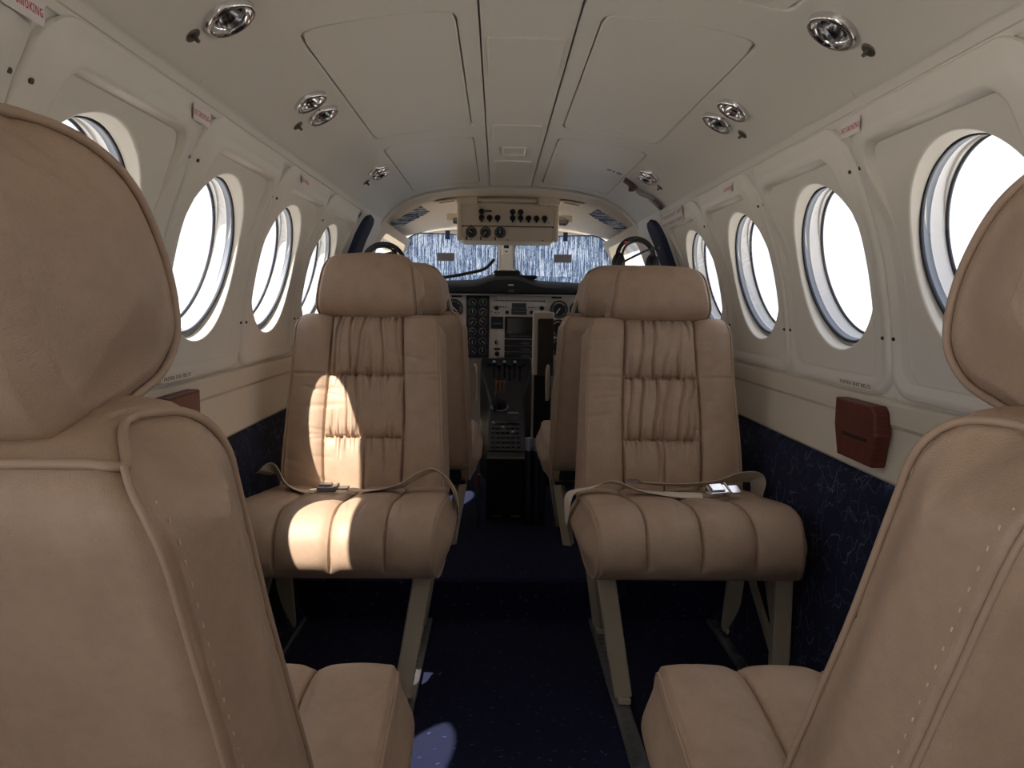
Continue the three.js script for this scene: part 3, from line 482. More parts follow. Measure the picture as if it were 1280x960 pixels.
// seat tracks in the floor
{
  const mk = (len, y0) => { const sh = new THREE.Shape(); sh.moveTo(-0.014, 0); sh.lineTo(0.014, 0); sh.lineTo(0.014, len); sh.lineTo(-0.014, len); sh.closePath(); const n = Math.floor(len / 0.0254); for (let i = 0; i < n; i++) { const h = new THREE.Path(); h.absarc(0, 0.0127 + i * 0.0254, 0.0085, 0, Math.PI * 2, true); sh.holes.push(h); } return [new THREE.ExtrudeGeometry(sh, { depth: 0.003, bevelEnabled: false, curveSegments: 5 }).rotateX(-Math.PI / 2).translate(0, 0.0075, 0), box(0.034, 0.003, len, 0, 0.0035, -len / 2, 0.001), box(0.004, 0.0115, len, -0.0165, 0.0065, -len / 2, 0.001), box(0.004, 0.0115, len, 0.0165, 0.0065, -len / 2, 0.001)]; };
  for (const [x, l] of [[-0.247, 'perforated metal seat track along the left side of the aisle'], [0.245, 'perforated metal seat track along the right side of the aisle'], [-0.618, 'perforated metal seat track beside the left sidewall'], [0.601, 'perforated metal seat track beside the right sidewall']]) {
    const m = single('seat_track', mk(2.18, 0), ALU, l, 'seat track', 'seat tracks in the floor'); m.position.set(x * (Math.abs(x) > 0.5 ? 0.985 : 1), 0, 0.1);
  }
}

// ---------------------------------------------------------------- cockpit shell
const WSZ = 4.33;
{
  const yh = (x, t) => lerp(yc(Math.min(Math.abs(x), 0.55)) + 0.014, 1.345 - 0.06 * (Math.abs(x) / 0.6) ** 3, Math.min(1, t));
  const g = structGroup('trim_3', 'cream cockpit headliner and arch ahead of the cabin ceiling');
  part('headliner', sheet(40, 12, (u, v) => { const hw = lerp(0.545, 0.60, v), x = lerp(-hw, hw, u); return [x, yh(x, v), -lerp(ARCH + 0.03, WSZ + 0.01, v)]; }, { uv: (p) => [p[0], p[2]] }), COCKPIT, g);
  const sec = [[-0.035, 0.003], [-0.03, -0.006], [-0.01, -0.009], [0.022, -0.007], [0.032, 0.0], [0.034, 0.016]];
  part('arch', loft(sec.map(([dz, dy]) => Array.from({ length: 49 }, (_, i) => { const x = lerp(-0.552, 0.552, i / 48); return [x, yc(x) + dy, -(ARCH + dz)]; })), { close: false, crease: 1, uv: (p) => [p[0], p[2]] }), CREAM, g);
  // windscreen frame with two openings, and the centre post
  const WS = [-1, 1].map((s) => ({ l: s < 0 ? -0.61 : 0.05, r: s < 0 ? -0.05 : 0.61, b: 1.035, t: 1.315 }));
  const map = (x, y) => [x, y, -WSZ - 0.1 * (1.3 - y) * 0];
  const fr = structGroup('wall_front', 'cream cockpit nose bulkhead around the two windscreens');
  part('windscreen_frame', [holeSheet(map, -0.72, 0, 0.5, 1.46, WS[0].l, WS[0].r, WS[0].b, WS[0].t, 0.1), holeSheet(map, 0, 0.72, 0.5, 1.46, WS[1].l, WS[1].r, WS[1].b, WS[1].t, 0.1), sheet(1, 1, (u, v) => [lerp(-0.72, 0.72, u), lerp(-0.1, 0.5, v), -WSZ])], COCKPIT, fr);
  part('centre_post', box(0.088, 0.30, 0.035, -0.003, 1.16, -4.30, 0.012, 3), std(0xe6e0d6, 0.45), fr);
  WS.forEach((w, k) => { const m = struct(`window_${++wn}`, new THREE.PlaneGeometry(w.r - w.l + 0.02, w.t - w.b + 0.02).translate((w.l + w.r) / 2, (w.b + w.t) / 2, -WSZ - 0.012), GLASS, `${k ? 'right' : 'left'} windscreen pane behind a silver foil shade`); });
  for (const s of [-1, 1]) struct(`window_${++wn}`, sheet(6, 6, (u, v) => wallPt(s, lerp(SIDEWIN.Z0 - 0.01, SIDEWIN.Z1 + 0.01, u), lerp(SIDEWIN.y0 - 0.01, SIDEWIN.y1 + 0.01, v), -0.05)), GLASS, `${s < 0 ? 'left' : 'right'} cockpit side window pane`);
  // light fittings and grilles in the headliner
  for (const s of [-1, 1]) {
    const x = s * 0.29, m = thing('headliner_speaker', `oval cream speaker grille in the headliner above the ${s < 0 ? 'left' : 'right'} windscreen`, 'speaker', [x, yh(x, 0.22) - 0.004, -3.52], 0, 'headliner speakers'); m.rotation.set(0.08, 0, -s * 0.16);
    part('grille', new THREE.LatheGeometry([[0.001, -0.006], [0.03, -0.007], [0.055, -0.004], [0.062, 0.002]].map((p) => new THREE.Vector2(...p)), 36).scale(1, 1, 0.55), COCKPIT, m);
    part('slot', box(0.07, 0.003, 0.012, 0, -0.008, 0.006, 0.001), GREYKNOB, m);
    const e = thing('map_light', `small swivel map light under the headliner beside the overhead panel on the ${s < 0 ? 'left' : 'right'}`, 'light', [s * 0.27 + 0.005, 1.325, -3.72], 0, 'cockpit map lights');
    part('bracket', [box(0.08, 0.035, 0.05, 0, 0.012, 0, 0.008, 2)], COCKPIT, e); part('lamp_head', [cyl(0.014, 0.018, 0.035, 14).rotateZ(Math.PI / 2).translate(s * -0.012, -0.005, 0.03), cyl(0.006, 0.006, 0.03, 10).rotateX(1.2).translate(0.012, -0.004, 0.035)], STEEL, e);
  }
}
// silver foil shades behind the windscreens
const foilGlintTex = dataTex(512, (x, y) => { const st = NZ(x / 4, y / 90, 128) * 0.5 + 0.32 * NZ(x / 2, y / 14, 256) + 0.18 * NZ(x, y / 3, 512); const k = clamp((st - 0.36) * 3.4, 0, 1); return [0.20 + 0.72 * k, 0.32 + 0.63 * k, 0.47 + 0.52 * k]; }, true, 1 / 0.36);  // bright glints and darker blue folds of the foil, painted into its colour
const FOIL = new THREE.MeshPhysicalMaterial({ map: foilGlintTex, roughness: 0.72, metalness: 0.1, transmission: 0.5, thickness: 0, side: THREE.DoubleSide });
const FOILEDGE = std(0x1c2f5e, 0.6);
const foilZ = (x, y, sd) => 0.0055 * Math.sin(x * 210 + 3 * NZ(x * 9, y * 4)) + 0.010 * fbm(x * 24 + sd, y * 12, 3);
for (const s of [-1, 1]) {
  const t = thing('windscreen_shade', s < 0 ? 'pleated silver foil sunshade behind the left windscreen' : 'pleated silver foil sunshade behind the right windscreen', 'sunshade', [0, 0, -4.285], 0, 'foil windscreen shades');
  const l = s < 0 ? -0.632 : 0.042, r = s < 0 ? -0.05 : 0.632, top = (x) => { const q = (Math.abs(x) - 0.05) / 0.58; return 1.318 - 0.11 * clamp((q - 0.72) / 0.28, 0, 1) ** 2 - 0.02 * (1 - q); }, bot = (x) => { const q = (Math.abs(x) - 0.05) / 0.58; return 1.03 + 0.09 * clamp((0.3 - q) / 0.3, 0, 1) ** 2; };
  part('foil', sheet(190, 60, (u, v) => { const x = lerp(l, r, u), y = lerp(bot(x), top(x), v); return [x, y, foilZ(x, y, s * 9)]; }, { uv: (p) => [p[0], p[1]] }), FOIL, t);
  const rim = []; for (let i = 0; i <= 30; i++) { const x = lerp(l, r, i / 30); rim.push([x, top(x), 0.006]); } part('edge_binding', [tube(rim, 0.0035, 60, 6), tube(rim.map(([x]) => [x, bot(x), 0.006]), 0.0035, 60, 6), tube([[l, bot(l), 0.006], [l, top(l), 0.006]], 0.0035, 8, 6), tube([[r, bot(r), 0.006], [r, top(r), 0.006]], 0.0035, 8, 6)], FOILEDGE, t);
  part('strap_tab', box(0.026, 0.05, 0.004, s < 0 ? -0.335 : 0.33, 1.302, 0.022, 0.001), FOILEDGE, t);
  part('sewn_label', box(0.10, 0.046, 0.003, s < 0 ? -0.345 : 0.317, 1.18, 0.024, 0.001).rotateZ(-0.0), std(0x6c6a6e, 0.7), t);
  // strip over the eyebrow window
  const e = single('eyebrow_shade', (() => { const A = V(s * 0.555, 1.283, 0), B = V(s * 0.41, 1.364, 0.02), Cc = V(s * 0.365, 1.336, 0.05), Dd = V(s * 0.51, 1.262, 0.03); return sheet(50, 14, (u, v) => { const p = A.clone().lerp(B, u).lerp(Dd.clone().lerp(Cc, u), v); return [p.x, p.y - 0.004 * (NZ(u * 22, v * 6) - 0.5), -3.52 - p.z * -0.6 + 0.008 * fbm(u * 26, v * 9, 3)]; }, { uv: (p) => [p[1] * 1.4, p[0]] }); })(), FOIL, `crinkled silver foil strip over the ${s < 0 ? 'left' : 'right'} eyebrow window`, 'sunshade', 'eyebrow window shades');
}
// compass on the centre post
{
  const t = thing('compass', 'small black faced compass at the top of the white centre post', 'compass', [-0.003, 1.232, -4.275]);
  part('housing', box(0.05, 0.075, 0.03, 0, 0, 0, 0.01, 2), std(0xe2dcd2, 0.45), t); part('dial', box(0.028, 0.022, 0.004, 0, 0.012, 0.0155, 0.001), BLACK, t); part('legend_plate', box(0.018, 0.006, 0.003, 0, -0.018, 0.0155, 0.001), GREYKNOB, t);
}
// gauge faces, flat print
function dialTex(seed, needle) {
  return canvasTex(128, 128, (c) => {
    c.fillStyle = '#10131a'; c.fillRect(0, 0, 128, 128); const R = rng(seed); c.strokeStyle = '#c9ccd2'; c.lineCap = 'butt';
    for (let i = 0; i < 24; i++) { const a = (i / 24) * 6.283; if (a > 1.1 && a < 2.0) continue; c.lineWidth = i % 3 ? 2 : 5; c.beginPath(); c.moveTo(64 + 46 * Math.cos(a), 64 + 46 * Math.sin(a)); c.lineTo(64 + (i % 3 ? 54 : 57) * Math.cos(a), 64 + (i % 3 ? 54 : 57) * Math.sin(a)); c.stroke(); }
    c.strokeStyle = '#8d9098'; c.lineWidth = 5; c.beginPath(); c.arc(64, 64, 60, 0, 6.3); c.stroke(); c.lineWidth = 8; c.strokeStyle = '#f2f2f0'; const a = needle ?? R() * 6.28; c.beginPath(); c.moveTo(64 - 12 * Math.cos(a), 64 - 12 * Math.sin(a)); c.lineTo(64 + 40 * Math.cos(a), 64 + 40 * Math.sin(a)); c.stroke();
    c.strokeStyle = R() < 0.5 ? '#2f9a55' : '#d8c14a'; c.lineWidth = 6; c.beginPath(); c.arc(64, 64, 53, 3.4 + R(), 4.6 + R()); c.stroke();
  });
}
const DIALS = [0.8, 2.2, 1.6, 4.7, 3.6].map((n, i) => std(0xffffff, 0.4, 0, { map: dialTex(i + 60, n) }));
const bezelGeo = new THREE.TorusGeometry(1, 0.1, 8, 28), faceGeo = new THREE.CircleGeometry(0.97, 28);
function gauge(parent, x, y, z, r, k, square) {
  const b = part('gauge', square ? [bezelGeo.clone().scale(r, r, r), box(r * 2.05, r * 2.05, 0.006, 0, 0, -0.004, 0.002)] : bezelGeo.clone().scale(r, r, r), BLACK, parent); b.position.set(x, y, z);
  const f = part('gauge_dial', faceGeo.clone().scale(r, r, r), DIALS[k % DIALS.length], b); f.position.z = r * 0.05;
  return b;
}
// instrument panel
{
  const PANEL = std(0xdad0c6, 0.6), t = thing('instrument_panel', 'cream instrument panel with black round gauges and radio stack', 'panel', [0, 0, -4.05]);
  part('panel_plate', [box(1.24, 0.35, 0.015, 0, 0.792, -0.012, 0.003)], PANEL, t);
  part('centre_plate', box(0.255, 0.335, 0.006, 0.075, 0.797, 0, 0.003), std(0xddd4cb, 0.55), t);
  part('engine_gauge_plate', box(0.125, 0.338, 0.006, -0.156, 0.795, 0, 0.003), std(0x2a2a2e, 0.6), t);
  for (let r = 0; r < 6; r++) for (let c = 0; c < 2; c++) gauge(t, -0.184 + c * 0.056, 0.928 - r * 0.0528, 0.006, 0.0235, r * 2 + c * 3 + r, true);
  for (let i = 0; i < 24; i++) part('annunciator', box(0.007, 0.006, 0.004, -0.065 + i * 0.0117, 0.938, 0.005, 0.001), BLACK, t);
  part('autopilot_unit', [box(0.078, 0.026, 0.012, 0.067, 0.913, 0.006, 0.002), box(0.082, 0.034, 0.014, 0.067, 0.881, 0.006, 0.002)], std(0x3a3c42, 0.5), t);
  for (let i = 0; i < 6; i++) part('autopilot_button', box(0.008, 0.008, 0.004, 0.038 + i * 0.0118, 0.881, 0.0145, 0.001), std(0x6d7078, 0.5), t);
  for (const [x, y, r] of [[-0.055, 0.898, 0.011], [0.191, 0.9, 0.011], [0.003, 0.875, 0.009], [0.135, 0.877, 0.009], [-0.049, 0.649, 0.012]]) part('knob', [cyl(r * 0.8, r, 0.018, 18).rotateX(Math.PI / 2).translate(x, y, 0.012), cyl(r * 1.15, r * 1.15, 0.004, 18).rotateX(Math.PI / 2).translate(x, y, 0.005)], BLACK, t);
  for (const x of [-0.055, 0.191]) for (let i = -1; i <= 1; i += 2) part('toggle_switch', cyl(0.003, 0.0045, 0.02, 8).rotateX(1.2).translate(x + i * 0.018, 0.905, 0.012), CHROME, t);
  for (const [x, y] of [[-0.03, 0.904], [-0.018, 0.904], [-0.005, 0.903], [0.12, 0.903], [0.135, 0.903], [0.148, 0.903], [-0.082, 0.877], [-0.06, 0.873], [-0.043, 0.873], [0.185, 0.878], [0.205, 0.878]]) part('switch', box(0.007, 0.006, 0.008, x, y, 0.006, 0.001), BLACK, t);
  part('warning_display', [box(0.066, 0.066, 0.008, -0.051, 0.819, 0.005, 0.002)], BLACK, t); part('warning_dial', box(0.05, 0.012, 0.003, -0.051, 0.813, 0.0105, 0.001).rotateZ(0), std(0x50545c, 0.5), t);
  part('breaker_button', [box(0.02, 0.02, 0.006, -0.052, 0.712, 0.005, 0.002)], BLACK, t); part('breaker_light', box(0.007, 0.014, 0.003, -0.048, 0.712, 0.0095, 0.001), std(0xd9d9d4, 0.5), t); part('legend_plate', box(0.034, 0.012, 0.003, -0.049, 0.676, 0.0045, 0.001), BLACK, t);
  // radio stack: screen and five units
  part('radar_screen', [box(0.166, 0.118, 0.012, 0.074, 0.794, 0.004, 0.004, 2)], BLACK, t); part('screen_glass', box(0.14, 0.086, 0.003, 0.074, 0.802, 0.0108, 0.001), std(0x0a0f16, 0.12), t);
  for (let i = 0; i < 9; i++) part('soft_key', box(0.009, 0.005, 0.003, 0.02 + i * 0.0135, 0.747, 0.0105, 0.001), std(0x5b5f68, 0.5), t);
  for (let r = 0; r < 3; r++) { const y = 0.714 - r * 0.034; part('radio_unit', box(0.166, 0.031, 0.012, 0.074, y, 0.004, 0.002), std(0x1b1d22, 0.45), t); for (let i = 0; i < 2; i++) part('radio_knob', cyl(0.0055, 0.0065, 0.012, 14).rotateX(Math.PI / 2).translate(0.01 + i * 0.128, y, 0.014), BLACK, t); part('radio_display', box(0.05, 0.012, 0.002, 0.05, y + 0.003, 0.0105, 0.0005), std(0x16223c, 0.2), t); for (let i = 0; i < 5; i++) part('radio_button', box(0.007, 0.005, 0.003, 0.086 + i * 0.0095, y - 0.006, 0.0105, 0.0005), std(0x7a7e88, 0.5), t); }
  // outer panels with the flight instruments, partly behind the crew seats
  for (const s of [-1, 1]) { for (let r = 0; r < 3; r++) for (let c = 0; c < 3; c++) gauge(t, s * (0.275 + c * 0.105) + (s > 0 ? 0.01 : -0.01), 0.895 - r * 0.102, 0.002, 0.044, r + c * 2 + (s > 0 ? 1 : 0), false); part('placard_strip', box(0.055, 0.01, 0.003, s * 0.27, 0.958, 0.0, 0.001), BLACK, t); }
  part('warning_light', cyl(0.008, 0.008, 0.008, 14).rotateX(Math.PI / 2).translate(-0.247, 0.885, 0.002), std(0xb0463a, 0.4), t);
}
{ // glareshield
  const t = thing('glareshield', 'black padded glareshield over the instrument panel', 'glareshield', [0, 0, 0]);
  const sec = [[4.255, 1.04], [4.19, 1.055], [4.08, 1.05], [4.0, 1.03], [3.975, 1.012], [3.972, 0.985], [3.98, 0.974], [4.02, 0.972], [4.06, 0.975]];
  part('hood', loft(sec.map(([Z, y]) => Array.from({ length: 41 }, (_, i) => { const x = lerp(-0.62, 0.62, i / 40); return [x, y + (y > 1.0 ? 0.035 * Math.exp(-((x / 0.13) ** 4)) - 0.03 * (x / 0.6) ** 2 : 0), -Z]; })), { close: false, crease: 0.8 }), std(0x11151d, 0.6), t);
  part('hood_light', [box(0.03, 0.008, 0.01, 0.02, 1.02, -3.968, 0.003, 2)], std(0xd0d0d0, 0.3), t);
  part('clock_block', [box(0.14, 0.03, 0.05, 0.0, 1.085, -4.06, 0.01, 2), box(0.2, 0.02, 0.06, 0.06, 1.065, -4.05, 0.008, 2)], MATTE, t);
  part('placard', box(0.03, 0.016, 0.003, 0.022, 0.99, -3.971, 0.001), std(0x57554e, 0.5), t);
  single('wiper_cover', tube([[-0.36, 1.062, -4.235], [-0.24, 1.085, -4.235], [-0.12, 1.118, -4.235], [-0.07, 1.17, -4.24]], 0.009, 24, 8), BLACK, 'black cable loom rising from glareshield to centre post', 'cable');
}
// overhead switch panel
{
  const t = thing('overhead_panel', 'cream overhead switch panel with black knobs and three round gauges', 'panel', [-0.006, 0, -3.5]);
  const P1 = std(0xe3d5c6, 0.6);
  part('console_body', box(0.452, 0.20, 0.34, 0, 1.318, -0.20, 0.014, 3), COCKPIT, t);
  part('switch_plate', box(0.43, 0.106, 0.006, 0, 1.332, -0.026, 0.003), P1, t);
  part('gap_shade_strip', box(0.428, 0.006, 0.004, 0, 1.2785, -0.024, 0.001), BLACK, t);  // black strip laid between the plates, standing in for a shaded gap
  part('gauge_plate', box(0.412, 0.066, 0.008, 0, 1.244, -0.022, 0.003), P1, t);
  for (const x of [-1, 1]) part('side_cheek', box(0.024, 0.19, 0.05, x * 0.225, 1.308, -0.045, 0.009, 3), COCKPIT, t);
  part('visor_rail', [box(0.27, 0.016, 0.03, -0.002, 1.396, -0.02, 0.006, 2)], COCKPIT, t);
  for (const x of [-1, 1]) part('visor_bracket', box(0.10, 0.05, 0.045, x * 0.19, 1.40, -0.022, 0.008, 2), COCKPIT, t);
  for (const [x, tall] of [[-0.122, 1], [-0.085, 0], [-0.048, 0], [0.022, 1], [0.059, 1], [0.096, 0], [0.133, 0], [0.170, 0]]) {
    const k = part('rotary_knob', [cyl(0.0125, 0.0135, 0.008, 18).rotateX(Math.PI / 2).translate(x, 1.318, -0.018), box(0.009, 0.026, 0.022, x, 1.309, -0.006, 0.003, 2)], BLACK, t);
    if (tall) part('upper_knob', [cyl(0.0125, 0.0135, 0.008, 18).rotateX(Math.PI / 2).translate(x, 1.346, -0.018), box(0.009, 0.026, 0.022, x, 1.338, -0.006, 0.003, 2)], BLACK, k);
  }
  part('toggle_switch', cyl(0.003, 0.004, 0.03, 8).rotateZ(Math.PI / 2).translate(-0.09, 1.347, -0.014), BLACK, t);
  part('dome_button', box(0.024, 0.012, 0.008, -0.16, 1.325, -0.02, 0.004, 2), std(0xeae4d8, 0.4), t);
  for (const x of [-0.169, -0.103, -0.036]) { gauge(t, x, 1.25, -0.014, 0.0235, Math.round(x * 30) + 9); part('gauge_knob', box(0.006, 0.018, 0.008, x - 0.022, 1.222, -0.014, 0.002), BLACK, t); }
  for (const [x, y] of [[-0.17, 1.281], [0, 1.279], [0.165, 1.279], [-0.17, 1.217], [0.0, 1.217], [0.165, 1.217], [0.19, 1.297], [0.19, 1.375]]) part('screw', cyl(0.003, 0.003, 0.004, 8).rotateX(Math.PI / 2).translate(x, y, -0.018), SCREW, t);
}
// pedestal between the crew seats
{
  const t = thing('centre_pedestal', 'black cockpit pedestal with power levers, trim wheel and radio controls', 'pedestal', [0, 0, 0]);
  const a = V(0, 0.63, -3.98), b = V(-0.006, 0.30, -2.98), dir = b.clone().sub(a), nrm = V(0, dir.length() ? -dir.z : 0, dir.y).normalize(); if (nrm.y < 0) nrm.negate();
  const ang = Math.atan2(-(b.y - a.y), b.z - a.z);
  const on = (k, x, up = 0) => a.clone().addScaledVector(dir, k).addScaledVector(nrm, up).add(V(x, 0, 0));
  const wd = (k) => lerp(0.134, 0.08, sstep(0.1, 0.5, k));
  part('body', loft([0, 0.12, 0.3, 0.5, 1].map((k) => { const p = on(k, 0), w = wd(k); return [[-w, 0.03, p.z], [-w, p.y - 0.008, p.z], [-w + 0.008, p.y, p.z], [w - 0.008, p.y, p.z], [w, p.y - 0.008, p.z], [w, 0.03, p.z]].map((q) => [q[0] + p.x, q[1], q[2]]); }), { close: false, crease: 0.6 }), std(0x17181c, 0.55), t);
  part('aft_face', sheet(1, 1, (u, v) => [lerp(-0.086, 0.074, u), lerp(0.03, 0.30, v), -2.979]), MATTE, t);
  part('aft_edge', box(0.16, 0.008, 0.012, -0.006, 0.296, -2.975, 0.002), std(0x6b6458, 0.5), t);
  const put = (name, geo, mat, k, x, up) => { const m = part(name, geo, mat, t); m.position.copy(on(k, x, up)); m.rotation.x = ang; return m; };
  for (let i = 0; i < 5; i++) put('panel_knob', cyl(0.009, 0.011, 0.016, 14), BLACK, 0.1, -0.09 + i * 0.045, 0.008);
  for (let i = 0; i < 6; i++) { const x = -0.062 + i * 0.026; const m = put('power_lever', [box(0.007, 0.075, 0.012, 0, 0.03, 0, 0.002), box(0.02, 0.022, 0.026, 0, 0.075, 0, 0.006, 2)], BLACK, 0.24 + (i % 2) * 0.03, x, 0); if (i % 2 === 0) part('lever_cap', box(0.013, 0.008, 0.02, 0, 0.088, 0.004, 0.003, 2), std(0xd6d3cc, 0.4), m); }
  for (const x of [-0.02, 0.0, 0.02]) put('condition_lever', [box(0.006, 0.05, 0.012, 0, 0.02, 0, 0.002), box(0.012, 0.016, 0.016, 0, 0.048, 0, 0.004, 2)], std(0xb3714f, 0.5), 0.4, x - 0.03, 0);
  put('trim_wheel', [new THREE.TorusGeometry(0.05, 0.01, 8, 30).rotateY(Math.PI / 2), cyl(0.042, 0.042, 0.012, 24).rotateZ(Math.PI / 2)], BLACK, 0.55, -0.05, 0.012);
  put('trim_knob', [cyl(0.028, 0.032, 0.03, 20)], MATTE, 0.57, -0.03, 0.015); put('trim_bezel', new THREE.TorusGeometry(0.037, 0.004, 6, 26).rotateX(Math.PI / 2), STEEL, 0.57, -0.03, 0.004);
  put('keypad_plate', box(0.15, 0.008, 0.27, 0, 0.002, 0, 0.002), std(0x222328, 0.5), 0.83, -0.004, 0);
  for (let r = 0; r < 6; r++) for (let c = 0; c < 6; c++) put('key', box(0.013, 0.007, 0.018, 0, 0.006, 0, 0.001), (r * 5 + c * 3) % 11 === 0 ? std(0x9a9aa0, 0.4) : std(0x35363c, 0.5), 0.73 + r * 0.04, -0.058 + c * 0.0215, 0.003);
  put('pull_handle', [box(0.05, 0.012, 0.014, 0, 0.03, 0, 0.004, 2), box(0.006, 0.03, 0.008, -0.018, 0.015, 0, 0.001), box(0.006, 0.03, 0.008, 0.018, 0.015, 0, 0.001)], std(0x8890a8, 0.35, 0.5), 0.68, 0.03, 0);
  for (const x of [-0.045, 0.035]) part('floor_latch', box(0.04, 0.006, 0.008, x, 0.055, -2.972, 0.002), GREYKNOB, t);
}
{ // box beside the panel, rolled shade, loose bits on the cockpit floor
  const t = thing('chart_case', 'upright cream case with dark brown padded face beside the radio stack', 'case', [0.172, 0, -3.52]);
  part('case_body', box(0.098, 0.30, 0.10, -0.002, 0.735, -0.05, 0.006, 2), std(0xcfc3ae, 0.55), t); part('padded_face', box(0.076, 0.272, 0.02, 0.008, 0.718, 0.006, 0.008, 2), std(0x2c1e16, 0.6), t); part('case_stand', box(0.08, 0.56, 0.06, 0, 0.32, -0.06, 0.004), MATTE, t);
  const r = thing('rolled_sunshade', 'rolled silver foil shade standing beside the pedestal', 'sunshade', [0.105, 0.04, -2.93]);
  for (const [x, z, q, h] of [[-0.022, 0, 0.017, 0.345], [0.012, -0.012, 0.014, 0.34], [0.034, 0.008, 0.011, 0.325]]) { part('roll', cyl(q, q, h, 20).translate(x, h / 2, z), std(0x3a4254, 0.4, 0.5), r); part('roll_end', cyl(q * 1.02, q * 1.02, 0.05, 20).translate(x, h - 0.02, z), std(0xb9bfd6, 0.35, 0.6), r); }
  const f = thing('fire_handle', 'small red tagged pin beside the pilot seat', 'pin', [-0.115, 0.1, -2.86]); part('red_tag', box(0.012, 0.05, 0.02, 0, 0.13, 0, 0.004, 2), std(0xb02a22, 0.6), f); part('pin_rod', cyl(0.004, 0.004, 0.2, 8).translate(0, 0.04, 0), STEEL, f);
}
function headset(pos, turn, label, clip) {
  const t = thing('headset', label, 'headset', pos, turn, 'crew headsets');
  const arc = (r, z, y0) => Array.from({ length: 15 }, (_, i) => { const a = Math.PI * i / 14; return [r * Math.cos(a), y0 + r * 0.85 * Math.sin(a), z]; });
  part('headband', [tube(arc(0.075, 0, 0.0), 0.008, 40, 8), tube(arc(0.062, 0.012, 0.0), 0.0045, 40, 6)], BLACK, t);
  for (const s of [-1, 1]) { part('ear_cup', [new THREE.SphereGeometry(0.036, 18, 12).scale(0.6, 1.15, 0.9).translate(s * 0.07, -0.03, 0)], BLACK, t); part('yoke', tube([[s * 0.077, 0.0, 0.02], [s * 0.088, -0.03, 0.015], [s * 0.077, -0.06, 0.01]], 0.004, 14, 6), BLACK, t); }
  part('microphone_boom', tube([[-0.075, -0.03, 0.02], [-0.03, 0.0, 0.06], [0.03, 0.025, 0.06], [0.055, 0.03, 0.05]], 0.004, 24, 6), BLACK, t); part('microphone', new THREE.SphereGeometry(0.011, 12, 8).translate(0.058, 0.03, 0.05), BLACK, t);
  if (clip) part('red_clip', box(0.014, 0.012, 0.012, -0.05, 0.045, 0.012, 0.003, 2), std(0xc03a30, 0.5), t);
}
headset([0.452, 1.10, -2.74], 0.35, 'black aviation headset resting over the copilot seat headrest', true);
headset([-0.462, 1.065, -2.72], -0.2, 'black aviation headset resting over the pilot seat headrest');

